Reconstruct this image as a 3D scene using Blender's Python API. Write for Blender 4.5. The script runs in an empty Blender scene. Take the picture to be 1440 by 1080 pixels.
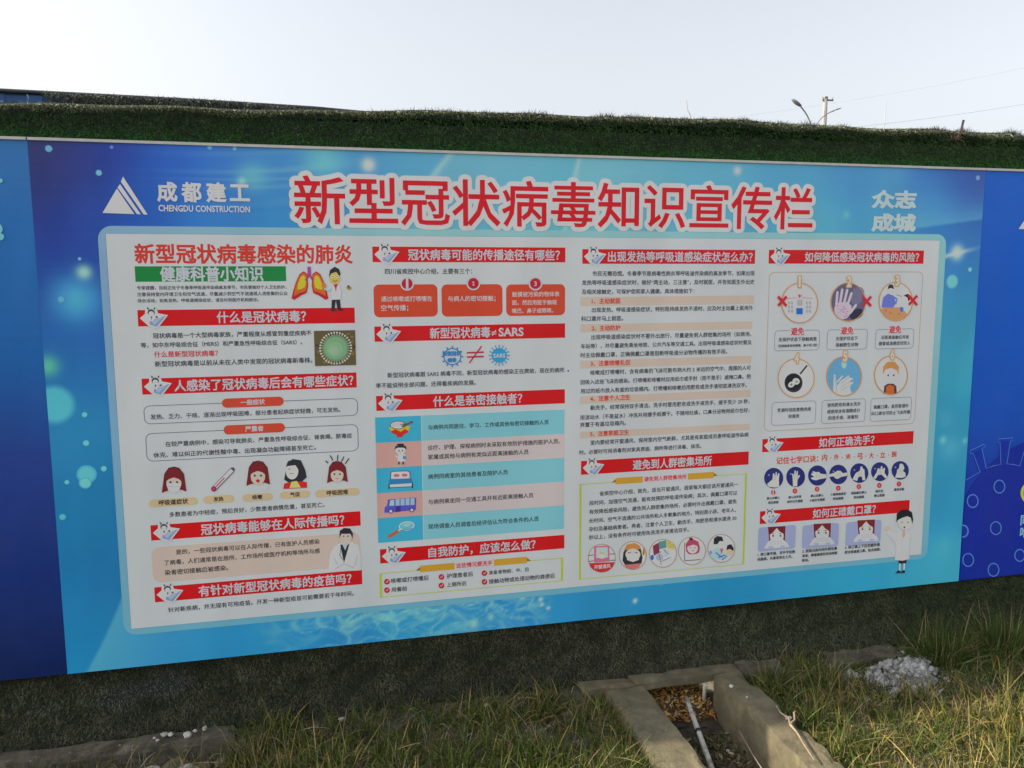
import bpy, math, random
import numpy as np
from mathutils import Matrix, Vector, noise

random.seed(7); RNG = np.random.default_rng(11)
SC = bpy.context.scene
COL = SC.collection

# ------------------------------------------------------------------ camera, sky, sun, exposure
cam = bpy.data.objects.new('camera', bpy.data.cameras.new('camera')); COL.objects.link(cam); SC.camera = cam
CAMLOC = np.array([0.96842121, -3.31044595, 1.79042115])
YAW, PITCH, ROLL = -0.234669895, -0.124689188, -0.00448673801
RM = Matrix.Rotation(YAW, 3, 'Z') @ Matrix.Rotation(math.pi/2 + PITCH, 3, 'X') @ Matrix.Rotation(ROLL, 3, 'Z')
cam.matrix_world = Matrix.Translation(CAMLOC) @ RM.to_4x4()
cam.data.sensor_width = 36; cam.data.lens = 28.9; cam.data.clip_start = .05; cam.data.clip_end = 2000

SUN_EL, SUN_AZ = 33.0, 8.4            # low hazy sun coming along the wall from the left, a little behind it
el, az = math.radians(SUN_EL), math.radians(SUN_AZ)
SUN_DIR = Vector((-math.cos(el)*math.cos(az), math.cos(el)*math.sin(az), math.sin(el)))
w = bpy.data.worlds.new('World'); SC.world = w; w.use_nodes = True
nt = w.node_tree; bg = nt.nodes['Background']
sky = nt.nodes.new('ShaderNodeTexSky'); sky.sky_type = 'NISHITA'; sky.sun_disc = False
sky.sun_elevation = el; sky.sun_rotation = math.atan2(SUN_DIR.x, SUN_DIR.y)
sky.air_density = 1.0; sky.dust_density = 6.0; sky.ozone_density = 1.0; sky.altitude = 400
hs = nt.nodes.new('ShaderNodeHueSaturation'); hs.inputs['Saturation'].default_value = .33
gm = nt.nodes.new('ShaderNodeGamma'); gm.inputs['Gamma'].default_value = .86
nt.links.new(sky.outputs[0], hs.inputs['Color']); nt.links.new(hs.outputs[0], gm.inputs['Color']); nt.links.new(gm.outputs[0], bg.inputs['Color'])
bg.inputs['Strength'].default_value = .15
sl = bpy.data.lights.new('sun', 'SUN'); sl.energy = 2.9; sl.angle = math.radians(.8); sl.color = (1, .87, .66)
so = bpy.data.objects.new('sun', sl); COL.objects.link(so); so.rotation_euler = SUN_DIR.to_track_quat('Z', 'Y').to_euler(); so.location = (-6, 1, 6)
SC.view_settings.view_transform = 'Standard'; SC.view_settings.look = 'None'
SC.view_settings.exposure = 1.14; SC.view_settings.gamma = 1; SC.view_settings.use_curve_mapping = False

# ------------------------------------------------------------------ helpers
def tag(o, label=None, cat=None, group=None, kind=None):
    if label: o['label'] = label
    if cat: o['category'] = cat
    if group: o['group'] = group
    if kind: o['kind'] = kind
    return o
def empty(name, loc=(0, 0, 0)):
    o = bpy.data.objects.new(name, None); COL.objects.link(o); o.location = loc; o.empty_display_size = .1; return o
def link(name, me, mat=None, parent=None, smooth=False):
    o = bpy.data.objects.new(name, me); COL.objects.link(o)
    if mat and not me.materials: me.materials.append(mat)
    if parent is not None:
        o.parent = parent; o.location = -Vector(parent.location) if parent.type == 'EMPTY' and parent.parent is None else (0, 0, 0)
    if smooth: me.polygons.foreach_set('use_smooth', [True]*len(me.polygons))
    return o
def lin(c): return c/12.92 if c <= .04045 else ((c+.055)/1.055)**2.4

def mat_new(name):
    m = bpy.data.materials.new(name); m.use_nodes = True
    return m, m.node_tree, m.node_tree.nodes['Principled BSDF']
def N(nt, t, **kw):
    n = nt.nodes.new(t)
    for k, v in kw.items():
        if k in n.inputs: n.inputs[k].default_value = v
        else: setattr(n, k, v)
    return n
def noise_mat(name, c1, c2, scale=8, rough=.85, bump=.3, bscale=60, bdist=.004, detail=8, metallic=0, c3=None, s3=2.5):
    m, nt, p = mat_new(name)
    tc = N(nt, 'ShaderNodeTexCoord'); n1 = N(nt, 'ShaderNodeTexNoise', Scale=scale, Detail=detail, Roughness=.65)
    nt.links.new(tc.outputs['Object'], n1.inputs['Vector'])
    r = N(nt, 'ShaderNodeValToRGB'); r.color_ramp.elements[0].position = .35; r.color_ramp.elements[1].position = .68
    r.color_ramp.elements[0].color = (*c1, 1); r.color_ramp.elements[1].color = (*c2, 1)
    nt.links.new(n1.outputs['Fac'], r.inputs['Fac']); col = r.outputs['Color']
    if c3:
        n3 = N(nt, 'ShaderNodeTexNoise', Scale=s3, Detail=5, Roughness=.7); nt.links.new(tc.outputs['Object'], n3.inputs['Vector'])
        r3 = N(nt, 'ShaderNodeValToRGB'); r3.color_ramp.elements[0].position = .5; r3.color_ramp.elements[1].position = .66
        nt.links.new(n3.outputs['Fac'], r3.inputs['Fac'])
        mx = N(nt, 'ShaderNodeMix', data_type='RGBA'); nt.links.new(r3.outputs['Color'], mx.inputs[0])
        nt.links.new(col, mx.inputs[6]); mx.inputs[7].default_value = (*c3, 1); col = mx.outputs[2]
    nt.links.new(col, p.inputs['Base Color'])
    n2 = N(nt, 'ShaderNodeTexNoise', Scale=bscale, Detail=6, Roughness=.7); nt.links.new(tc.outputs['Object'], n2.inputs['Vector'])
    b = N(nt, 'ShaderNodeBump', Strength=bump, Distance=bdist); nt.links.new(n2.outputs['Fac'], b.inputs['Height']); nt.links.new(b.outputs[0], p.inputs['Normal'])
    p.inputs['Roughness'].default_value = rough; p.inputs['Metallic'].default_value = metallic
    return m
def attr_mat(name, rough=.55, spec=.3, transl=0.0, var=0.0):
    m, nt, p = mat_new(name)
    a = N(nt, 'ShaderNodeAttribute', attribute_name='Col')
    nt.links.new(a.outputs['Color'], p.inputs['Base Color']); p.inputs['Roughness'].default_value = rough; p.inputs['Specular IOR Level'].default_value = spec
    if transl:
        t = N(nt, 'ShaderNodeBsdfTranslucent'); nt.links.new(a.outputs['Color'], t.inputs['Color'])
        mx = N(nt, 'ShaderNodeMixShader'); mx.inputs[0].default_value = transl
        out = nt.nodes['Material Output']
        nt.links.new(p.outputs[0], mx.inputs[1]); nt.links.new(t.outputs[0], mx.inputs[2]); nt.links.new(mx.outputs[0], out.inputs['Surface'])
    return m
def print_mat():
    # vinyl print: colour of the print from the mesh, wrinkles and sheen of the stretched sheet
    m, nt, p = mat_new('vinyl_print')
    a = N(nt, 'ShaderNodeAttribute', attribute_name='Col')
    g = N(nt, 'ShaderNodeNewGeometry')
    mp = N(nt, 'ShaderNodeMapping'); mp.inputs['Scale'].default_value = (1.1, 1, 26); nt.links.new(g.outputs['Position'], mp.inputs['Vector'])
    n1 = N(nt, 'ShaderNodeTexNoise', Scale=1.6, Detail=3, Roughness=.5); nt.links.new(mp.outputs[0], n1.inputs['Vector'])
    mp2 = N(nt, 'ShaderNodeMapping'); mp2.inputs['Scale'].default_value = (1, 1, .35); nt.links.new(g.outputs['Position'], mp2.inputs['Vector'])
    n2 = N(nt, 'ShaderNodeTexNoise', Scale=3.2, Detail=2, Roughness=.4); nt.links.new(mp2.outputs[0], n2.inputs['Vector'])
    b1 = N(nt, 'ShaderNodeBump', Strength=.10, Distance=.006); nt.links.new(n1.outputs['Fac'], b1.inputs['Height'])
    b2 = N(nt, 'ShaderNodeBump', Strength=.85, Distance=.03); nt.links.new(n2.outputs['Fac'], b2.inputs['Height']); nt.links.new(b1.outputs[0], b2.inputs['Normal'])
    nt.links.new(b2.outputs[0], p.inputs['Normal'])
    # faint dust that veils the sheet unevenly
    n3 = N(nt, 'ShaderNodeTexNoise', Scale=2.0, Detail=6, Roughness=.7); nt.links.new(g.outputs['Position'], n3.inputs['Vector'])
    r3 = N(nt, 'ShaderNodeMapRange'); r3.inputs['From Min'].default_value = .35; r3.inputs['From Max'].default_value = .75; r3.inputs['To Max'].default_value = .05
    nt.links.new(n3.outputs['Fac'], r3.inputs['Value'])
    mx = N(nt, 'ShaderNodeMix', data_type='RGBA'); nt.links.new(r3.outputs[0], mx.inputs[0]); nt.links.new(a.outputs['Color'], mx.inputs[6]); mx.inputs[7].default_value = (.33, .34, .37, 1)
    nt.links.new(mx.outputs[2], p.inputs['Base Color'])
    p.inputs['Roughness'].default_value = .30; p.inputs['Specular IOR Level'].default_value = .28
    return m
M_PRINT = print_mat()
M_BLADE = attr_mat('grass_blade', .6, .25, .25)
M_TURF = attr_mat('plastic_turf', .6, .25, .05)
M_CONC = noise_mat('concrete', (.10, .089, .058), (.215, .186, .112), 11, .92, 1.0, 48, .006, c3=(.12, .10, .06), s3=6)
M_DIRTY = noise_mat('dirty_concrete', (.07, .064, .046), (.165, .15, .11), 14, .95, .9, 80, .006, c3=(.05, .045, .033), s3=9)
M_SOIL = noise_mat('soil', (.035, .03, .02), (.10, .082, .055), 14, .95, .9, 90, .008, c3=(.15, .135, .105), s3=5)
M_STONE = noise_mat('pale_stone', (.42, .40, .37), (.62, .60, .56), 30, .9, .5, 120, .003)
M_MORTAR = noise_mat('mortar', (.22, .22, .215), (.58, .57, .55), 60, .95, .9, 150, .004)
M_RAIL = noise_mat('dark_steel', (.03, .032, .035), (.07, .07, .072), 20, .5, .1, 60, metallic=.4)
M_BLUE = noise_mat('blue_steel_sheet', (.015, .09, .26), (.02, .12, .33), 4, .45, .1, 30)
M_HEM = noise_mat('pale_aluminium', (.55, .54, .50), (.68, .67, .64), 12, .5, .1, 60)
M_BACK = noise_mat('turf_backing', (.012, .02, .012), (.03, .04, .025), 40, .9, .5, 150, .003)
M_PIPE = noise_mat('white_plastic_pipe', (.50, .48, .43), (.74, .73, .70), 16, .45, .15, 60, .001, c3=(.22, .17, .11), s3=14)
M_GALV = noise_mat('lamp_metal', (.17, .175, .18), (.25, .255, .26), 3, .55, .05, 20)
M_POLE = noise_mat('haze_grey_pole', (.22, .23, .22), (.30, .31, .30), 1, .8, .05, 20)  # slight haze of distance is put into this pale grey
M_WIRE = noise_mat('cable', (.42, .43, .45), (.48, .49, .51), 1, .8, 0, 20)
M_TWIG = noise_mat('dry_twig', (.22, .16, .12), (.38, .30, .23), 30, .9, .5, 150, .002)
M_LEAF = attr_mat('dead_leaf', .6, .3, .35)

class MB:
    """vertices, faces and per-vertex colours of one mesh"""
    def __init__(s): s.v = []; s.f = []; s.c = []
    def add(s, vs, fs, col=None):
        b = len(s.v); s.v += [tuple(p) for p in vs]; s.f += [tuple(i+b for i in f) for f in fs]
        s.c += [(*(col or (1, 1, 1)), 1)]*len(vs)
    def box(s, x0, x1, y0, y1, z0, z1, col=None):
        s.add([(x, y, z) for x in (x0, x1) for y in (y0, y1) for z in (z0, z1)],
              [(0, 1, 3, 2), (4, 6, 7, 5), (0, 4, 5, 1), (2, 3, 7, 6), (0, 2, 6, 4), (1, 5, 7, 3)], col)
    def tube(s, pts, rad, seg=8, col=None, cap=True):
        pts = [Vector(p) for p in pts]; n = len(pts); rads = rad if isinstance(rad, (list, tuple)) else [rad]*n
        vs = []; up = Vector((0, 0, 1))
        for i, p in enumerate(pts):
            d = (pts[min(i+1, n-1)]-pts[max(i-1, 0)]).normalized()
            a = d.cross(up if abs(d.z) < .95 else Vector((1, 0, 0))).normalized(); b = d.cross(a)
            for k in range(seg):
                t = 2*math.pi*k/seg; vs.append(p+rads[i]*(a*math.cos(t)+b*math.sin(t)))
        fs = [(i*seg+k, i*seg+(k+1) % seg, (i+1)*seg+(k+1) % seg, (i+1)*seg+k) for i in range(n-1) for k in range(seg)]
        if cap: fs += [tuple(range(seg))[::-1], tuple((n-1)*seg+k for k in range(seg))]
        s.add(vs, fs, col)
    def mesh(s, name='m'):
        me = bpy.data.meshes.new(name); me.from_pydata(s.v, [], s.f); me.update()
        a = me.color_attributes.new('Col', 'FLOAT_COLOR', 'POINT'); a.data.foreach_set('color', np.array(s.c, dtype=np.float32).ravel())
        return me
    def build(s, name, mat, parent=None, smooth=False): return link(name, s.mesh(name), mat, parent, smooth)

def np_mesh(name, verts, faces4, cols):
    """fast mesh of quads from numpy arrays"""
    me = bpy.data.meshes.new(name); nv = len(verts); nf = len(faces4)
    me.vertices.add(nv); me.vertices.foreach_set('co', verts.astype(np.float32).ravel())
    me.loops.add(nf*4); me.loops.foreach_set('vertex_index', faces4.astype(np.int32).ravel())
    me.polygons.add(nf); me.polygons.foreach_set('loop_start', np.arange(nf, dtype=np.int32)*4)
    me.update(calc_edges=True)
    a = me.color_attributes.new('Col', 'FLOAT_COLOR', 'POINT')
    c = np.ones((nv, 4), np.float32); c[:, :3] = cols; a.data.foreach_set('color', c.ravel())
    return me
def blades(name, base, d, L, W, drop, cols, seg=3, tipc=None):
    """ribbons that start at base, leave along d, bend down by drop and taper to a point"""
    n = len(base); t = np.linspace(0, 1, seg+1)
    side = np.cross(d, RNG.normal(size=(n, 3))); side /= np.linalg.norm(side, axis=1)[:, None]+1e-9
    P = base[:, None, :] + d[:, None, :]*(L[:, None]*t)[:, :, None]
    P[:, :, 2] -= (L*drop)[:, None]*t**2
    wd = (W[:, None]*np.clip(1.05-t**1.6, .08, 1)*.5)[:, :, None]*side[:, None, :]
    V = np.stack([P-wd, P+wd], axis=2).reshape(n*(seg+1)*2, 3)
    b = (np.arange(n)*(seg+1)*2)[:, None] + (np.arange(seg)*2)[None, :]
    F = np.stack([b, b+1, b+3, b+2], axis=2).reshape(-1, 4)
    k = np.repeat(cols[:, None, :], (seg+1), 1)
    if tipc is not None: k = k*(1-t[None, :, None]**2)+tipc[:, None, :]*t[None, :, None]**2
    C = np.repeat(k[:, :, None, :], 2, 2).reshape(-1, 3)
    return np_mesh(name, V, F, C)
def fbm(x, y, s=1.0, o=3):
    return sum(noise.noise(Vector((x*s*2**i, y*s*2**i, 3.7*i)))/2**i for i in range(o))

# ------------------------------------------------------------------ the big structure: ground, wall
Z0 = 0.0
KL = (2.155, 2.335); KR = (2.685, 2.82)           # the two kerbs of the drain, in x
def ground_h(x, y):
    far = max(0, abs(x-2)-5, -y-4, y-1)
    h = -.035 + .022*fbm(x, y, 2.2) + .010*fbm(x+9, y, 9, 2)
    if far > 0: h = h*max(0, 1-far/4) - .035*min(1, far/4)
    if KL[0]+.04 < x < KR[1]-.03 and y < .55 and y > -6: h = -.215 + .02*fbm(x, y, 7) + .05*max(0, min(1, 1+y/.22))
    hx = math.exp(-((x-.42)/.26)**2 - ((y+.14)/.10)**2); h -= .05*hx
    if x < .1 and y > -.5: h -= .03
    if y > -.12 and (.60 < x < 2.07 or 3.05 < x < 3.31 or x > 3.68) and y < .04: h = max(h, -.012+.010*fbm(x, y, 12, 2)-.12*max(0, -.04-y)*2)
    if y > .04 and h > -.1: h = min(h, -.03)
    return h
def axis(a, b, step, lo, hi):
    p = list(np.arange(a, b+1e-6, step)); s = step; q = p[-1]
    while q < hi: s *= 1.35; q += s; p.append(min(q, hi))
    s = step; q = p[0]
    while q > lo: s *= 1.35; q -= s; p.insert(0, max(q, lo))
    return p
xs = axis(-1.0, 5.4, .028, -500, 500); ys = axis(-1.5, .12, .028, -500, 500)
m = MB(); nx, ny = len(xs), len(ys)
m.v = [(x, y, ground_h(x, y)) for y in ys for x in xs]; m.c = [(1, 1, 1, 1)]*len(m.v)
m.f = [(j*nx+i, j*nx+i+1, (j+1)*nx+i+1, (j+1)*nx+i) for j in range(ny-1) for i in range(nx-1)]
tag(m.build('ground', M_SOIL, smooth=True), kind='structure')

def rough_block(m, x0, x1, y0, y1, z0, z1, st=.03, amp=.005, seed=0, chip=0):
    """concrete block whose faces are gridded and roughened, with worn edges"""
    def ax(a, b): n = max(1, int(round((b-a)/st))); return [a+(b-a)*i/n for i in range(n+1)]
    X, Y, Zz = ax(x0, x1), ax(y0, y1), ax(z0, z1)
    def P(x, y, z):
        ex = min(abs(x-x0), abs(x-x1)) < 1e-6; ey = min(abs(y-y0), abs(y-y1)) < 1e-6; ez = abs(z-z1) < 1e-6
        v = Vector((x, y, z)); q = Vector((x*9+seed, y*9, z*9))
        v += amp*Vector((noise.noise(q), noise.noise(q+Vector((7, 3, 1))), noise.noise(q+Vector((1, 9, 4)))))
        v.z += amp*.7*noise.noise(Vector((x*3, y*3, seed)))
        if ez and (ex or ey):
            k = .003+chip*max(0, noise.noise(Vector((x*14+seed, y*14, 2.2))))
            v.z -= k
            if ex: v.x += k*(1 if abs(x-x0) < 1e-6 else -1)
            if ey: v.y += k*(1 if abs(y-y0) < 1e-6 else -1)
        return tuple(v)
    def sheet(A, B, f):
        vs = [P(*f(a, b)) for b in B for a in A]; n = len(A)
        m.add(vs, [(j*n+i, j*n+i+1, (j+1)*n+i+1, (j+1)*n+i) for j in range(len(B)-1) for i in range(n-1)])
    sheet(X, Y, lambda a, b: (a, b, z1)); sheet(X, Zz, lambda a, b: (a, y0, b)); sheet(X, Zz, lambda a, b: (a, y1, b))
    sheet(Y, Zz, lambda a, b: (x0, a, b)); sheet(Y, Zz, lambda a, b: (x1, a, b))

# wall: panels clad in artificial turf
WX0, WX1 = -4.2, 9.2
YT = .035                                    # plane the turf grows from
wall = tag(empty('turf_wall', (2, .1, 0)), 'long site hoarding clad in dark green artificial turf behind the banners', 'wall')
m = MB(); m.box(WX0, WX1, YT, .13, -.03, 2.405); m.build('wall_panel', M_BACK, wall)
def top_z(x):                                # the fold of the turf along the top
    return np.interp(x, [-4, -.1, .4, .9, 1.7, 2.6, 4.3, 9], [2.420, 2.420, 2.430, 2.440, 2.462, 2.472, 2.466, 2.46])+.003*np.sin(x*5.3)+.0025*np.sin(x*13.7+1)
def sn(x, y, f, p=0): return np.sin(x*f+p+1.7*np.sin(y*f*.7+p))*np.sin(y*f*1.1+p*2+1.3*np.sin(x*f*.9))
def turf(n, x0, x1, z0, z1, seed):
    x = RNG.uniform(x0, x1, n); z = RNG.uniform(z0, z1, n)
    return x, z
parts = []
for (n, x0, x1, z0, z1) in ((95000, -.75, 5.3, 2.27, 2.49), (150000, -.75, 5.3, -.03, .33), (9000, -4.2, -.75, 2.2, 2.45), (9000, 5.3, 9.2, 2.2, 2.45), (12000, -4.2, -.75, -.03, .36), (12000, 5.3, 9.2, -.03, .36)):
    x, z = turf(n, x0, x1, z0, z1, 0); tz = top_z(x); keep = z < tz
    # bare dusty patches low on the turf
    bare = np.exp(-((x-.30)/.10)**2-((z-.19)/.025)**2)+np.exp(-((x-.15)/.055)**2-((z-.165)/.03)**2)+np.exp(-((x-.355)/.05)**2-((z-.205)/.04)**2)+.6*np.exp(-((x+.1)/.05)**2-((z-.16)/.02)**2)
    keep &= RNG.random(n) > np.clip(bare*.9, 0, .75)
    x, z, tz, bare = x[keep], z[keep], tz[keep], bare[keep]; n = len(x)
    base = np.stack([x, np.full(n, YT), z], 1)
    d = np.stack([RNG.normal(0, .8, n), -np.abs(RNG.normal(.8, .3, n)), RNG.normal(-.1, .8, n)], 1)
    d[:, 0] += .5*sn(x, z, 60); d[:, 2] += .5*sn(z, x, 55, 2)
    d /= np.linalg.norm(d, axis=1)[:, None]
    L = RNG.uniform(.006, .016, n)*(1-.5*np.clip(bare, 0, 1)); W = RNG.uniform(.0016, .0040, n)
    hi = np.clip((z-1.5)/.3, 0, 1)[:, None]
    fr = RNG.random(n)[:, None]; cl = (.5+.5*sn(x, z, 23, 1))[:, None]
    c_hi = np.array([.020, .058, .018])*(1-fr)+np.array([.055, .105, .032])*fr
    c_hi = c_hi*(.75+.5*cl)
    band = np.clip((2.365-z)/.07, 0, 1)[:, None]                        # fresher green just above the banner
    c_hi = c_hi*(1-band)+np.array([.026, .15, .022])*(.5+1.0*fr)*band
    c_lo = np.array([.032, .037, .018])*(1-fr**1.5)+np.array([.165, .160, .095])*fr**1.7; c_lo = c_lo*(.55+.9*cl)*(.97+.16*(sn(x, z, 9, 3)[:, None]))
    grn = np.clip((x-2.2)/2.2, 0, 1)[:, None]
    c_lo = c_lo*(1-.55*grn)+np.array([.035, .068, .020])*(.5+fr)*.55*grn*1.2
    dusty = np.clip((.16-z)/.14, 0, 1)[:, None]*RNG.random(n)[:, None]
    c_lo = c_lo*(1-dusty*.7)+np.array([.13, .125, .095])*dusty*.7
    c = c_hi*1.1*hi+c_lo*(1-hi); bb = (np.clip(bare, 0, 1)*.8)[:, None]; c = c*(1-bb)+np.array([.19, .20, .20])*bb
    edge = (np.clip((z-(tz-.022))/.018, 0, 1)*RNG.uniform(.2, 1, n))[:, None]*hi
    c = c*(1-edge)+np.array([.24, .27, .16])*edge*(.5+fr)  # pale fold tips: yellowing plus a skylit highlight put into the colour
    base[:, 1] -= (edge[:, 0] > .3)*RNG.uniform(0, .012, n)
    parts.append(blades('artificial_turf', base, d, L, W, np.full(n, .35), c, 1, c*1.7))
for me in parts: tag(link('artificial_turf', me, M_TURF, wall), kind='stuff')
n = 11000; x = RNG.uniform(-1.2, 5.6, n); z = top_z(x)-RNG.uniform(.006, .024, n)*(.8+.4*np.sin(x*11)); base = np.stack([x, np.full(n, YT-.008), z], 1)
d = np.stack([RNG.normal(0, .6, n), -np.abs(RNG.normal(.7, .3, n)), RNG.normal(.1, .6, n)], 1); d /= np.linalg.norm(d, axis=1)[:, None]; fr = RNG.random(n)[:, None]  # more pale tips carrying the painted skylight along the fold
tag(link('artificial_turf', blades('artificial_turf', base, d, RNG.uniform(.006, .015, n), RNG.uniform(.0014, .003, n), np.full(n, .2), np.array([.10, .12, .06])*(1-fr)+np.array([.26, .28, .17])*fr, 1), M_TURF, wall), kind='stuff')
# folded turf edge: rolled backing along the top, dark, fraying into long threads
m = MB(); xx = np.arange(WX0, WX1, .04); prof = []
for x in xx:
    t = float(top_z(x)); r = .005+.003*math.sin(x*7)+.002*math.sin(x*19)
    prof.append([(x, YT-.002, t-.03), (x, YT-.006, t-.006), (x, YT+.01, t+.004+r*.2), (x, YT+.04, t+.006+r*.6), (x, .125, t+.012+r*.8), (x, .15, t+.002), (x, .15, t-.06)])
vs = [p for row in prof for p in row]; k = 7
m.add(vs, [(i*k+j, i*k+j+1, (i+1)*k+j+1, (i+1)*k+j) for i in range(len(prof)-1) for j in range(k-1)])
m.build('folded_edge', M_BACK, wall, smooth=True)
n = 70000; x = RNG.uniform(-1.5, 6.5, n); dens = (.25+.75*np.clip((x-1.15)/.25, 0, 1))*(.62+.38*np.sin(x*9+2*np.sin(x*3.1)))
keep = RNG.random(n) < dens; x = x[keep]; n = len(x)
yy = RNG.uniform(.030, .075, n); base = np.stack([x, yy, top_z(x)-.002], 1)
d = np.stack([RNG.normal(0, .45, n), RNG.normal(-.1, .4, n), np.abs(RNG.normal(.8, .4, n))], 1); d /= np.linalg.norm(d, axis=1)[:, None]
g = RNG.random(n)[:, None]; c = np.array([.035, .035, .04])*(1-g)+np.array([.10, .10, .10])*g
L = RNG.uniform(.008, .036, n)*(.55+.9*np.clip(np.sin(x*4.1+1.2*np.sin(x*11.3))*np.sin(x*23+2), 0, 1)*(x > 1.2))*(.7+.5*np.abs(np.sin(x*6.3+np.sin(x*17))))
tag(link('frayed_threads', blades('frayed_threads', base, d, L, RNG.uniform(.0012, .0026, n), RNG.uniform(0, 1.2, n), c, 2), M_TURF, wall), kind='stuff')

# steel sheet and rail showing above the turf on the left
fence = tag(empty('steel_hoarding', (-1.2, .2, 0)), 'blue sheet steel hoarding with dark top rail showing above the turf at far left', 'fence')
m = MB()
for i in range(37):                          # corrugations of the sheet
    a = -4.2+i*.13; m.add([(a, .190, 0), (a+.045, .190, 0), (a+.055, .196, 0), (a+.12, .196, 0), (a+.13, .190, 0), (a, .190, 2.496), (a+.045, .190, 2.496), (a+.055, .196, 2.496), (a+.12, .196, 2.496), (a+.13, .190, 2.496)], [(0, 1, 6, 5), (1, 2, 7, 6), (2, 3, 8, 7), (3, 4, 9, 8)])
m.build('steel_sheet', M_BLUE, fence)
m = MB(); m.tube([(-4.2, .185, 2.505), (-.3, .185, 2.497), (.5, .185, 2.490), (1.0, .185, 2.480), (1.22, .18, 2.468), (1.38, .17, 2.445)], .0085, 8); m.build('top_rail', M_RAIL, fence, True)
# torn turf hanging behind the fold, in front of the steel
m = MB(); xx = np.arange(.06, 1.31, .04); m.v = [p_ for x_ in xx for p_ in ((x_, .18, 2.30), (x_, .18, 2.488-.028*max(0, (x_-.6)/.6)-.05*math.exp(-((x_-.05)/.04)**2)+.003*math.sin(x_*31)))]; m.c = [(1, 1, 1, 1)]*len(m.v)
m.f = [(2*i, 2*i+2, 2*i+3, 2*i+1) for i in range(len(xx)-1)]; m.build('torn_backing', M_BACK, wall)
n = 16000; x = RNG.uniform(.02, 1.28, n); z = 2.40+RNG.random(n)*(.092-.03*np.clip((x-.6)/.6, 0, 1))
x2 = RNG.uniform(-.6, .35, 3500); x = np.concatenate([x, x2]); z = np.concatenate([z, 2.40+RNG.random(3500)**2*.055]); n = len(x)
base = np.stack([x, RNG.uniform(.158, .178, n), z], 1)
d = np.stack([RNG.normal(0, .6, n), RNG.normal(-.5, .3, n), RNG.normal(.15, .6, n)], 1); d /= np.linalg.norm(d, axis=1)[:, None]
g = RNG.random(n)[:, None]; c = np.array([.04, .05, .045])*(1-g)+np.array([.16, .18, .15])*g; lt = (RNG.random(n) < .06)[:, None]; c = np.where(lt, np.array([.35, .36, .32]), c)
tag(link('torn_turf', blades('torn_turf', base, d, RNG.uniform(.008, .022, n), RNG.uniform(.0014, .003, n), np.full(n, .2), c, 1), M_TURF, wall), kind='stuff')

# footing beam along the wall and the two kerbs of the drain
foot = tag(empty('footing_beam', (2, -.03, 0)), 'low concrete footing strip running along the foot of the turf wall', 'footing')
for bx0, bx1, by, bz, sd in ((WX0, .60, -.066, .004, 3), (.602, 2.06, -.050, -.022, 5), (2.062, 2.30, -.070, .004, 7)):
    m = MB(); rough_block(m, bx0, bx1, by, .03, -.12, bz, .025, .007, sd, .022); m.build('beam_section', M_CONC if sd == 7 else M_DIRTY, foot)
m = MB(); rough_block(m, 2.302, 2.83, -.060, .03, -.030, .004, .03, .006, 9, .008); m.build('beam_section', M_CONC, foot)
for bx0, bx1, by, bz, sd in ((2.832, 3.05, -.085, .006, 14), (3.052, 3.30, -.07, -.02, 15), (3.302, 3.68, -.095, .006, 16), (3.682, WX1, -.07, -.02, 17)):
    m = MB(); rough_block(m, bx0, bx1, by, .03, -.12, bz, .025, .008, sd, .022); m.build('beam_section', M_DIRTY, foot)
m = MB(); rough_block(m, KL[0], KL[1], -4.5, -.073, -.26, .004, .03, .006, 21, .012)
tag(m.build('concrete_kerb', M_CONC), 'wide concrete kerb along the left side of the drain, half sunlit', 'kerb', 'concrete kerbs of the drain')
m = MB(); rough_block(m, KR[0], KR[1], -4.5, -.063, -.30, .008, .03, .008, 33, .022)
tag(m.build('concrete_kerb', M_CONC), 'chipped concrete kerb on the right side of the drain with twig lying on it', 'kerb', 'concrete kerbs of the drain')

# ------------------------------------------------------------------ banners
# The print was measured on the photograph: crop windows (x, y, scale) -> metres on the banner plane
CROPS = dict(r1=(120, 230, 3.6), r2=(160, 510, 2.92), r3=(500, 330, 4.319), r4=(510, 560, 3.7226), r5=(800, 330, 4.0), r6=(800, 580, 4.321),
             r7=(1060, 330, 3.8556), r8=(1060, 600, 4.696), px=(0, 0, 1), s8=(1280, 560, 3.6))
BW, BH, BZ = 4.039, 2.0, .30
_R = np.array(RM)
def uv(k, x, y):
    a, b, s = CROPS[k]; x = a+x/s; y = b+y/s
    d = _R @ np.array([(x-720)/1156.009, -(y-540)/1156.009, -1.]); t = -CAMLOC[1]/d[1]; p = CAMLOC+t*d
    return float(p[0]), float(p[2]-BZ)
LF = np.array([.50, .48, .46])                                      # light that reaches the shaded sheet: print reflectance = seen value / LF
def K(*c, f=.93): return tuple(min(.86, max(.003, f*lin(q/255)/LF[i])) for i, q in enumerate(c))
WHITE = (.74, .77, .84)
def warp(u, v): return 0.0
_tc = {}
def glyphs(s, off=0.0, bev=0.0):
    if off and not bev: bev, off = off*.85, 0.0
    key = (s, off, bev)
    if key in _tc: return _tc[key]
    c = bpy.data.curves.new('lettering', 'FONT'); c.body = s; c.resolution_u = 2 if len(s) > 10 else 4; c.offset = off
    if bev: c.bevel_depth = bev; c.bevel_resolution = 0 if bev < .027 and len(s) > 6 else 1
    o = bpy.data.objects.new('lettering', c); COL.objects.link(o); dg = bpy.context.evaluated_depsgraph_get()
    me = bpy.data.meshes.new_from_object(o.evaluated_get(dg)); bpy.data.objects.remove(o); bpy.data.curves.remove(c)
    v = np.zeros(len(me.vertices)*3); me.vertices.foreach_get('co', v); v = v.reshape(-1, 3)
    r = (v, [tuple(p.vertices) for p in me.polygons]); bpy.data.meshes.remove(me)
    _tc[key] = r; return r

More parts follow.
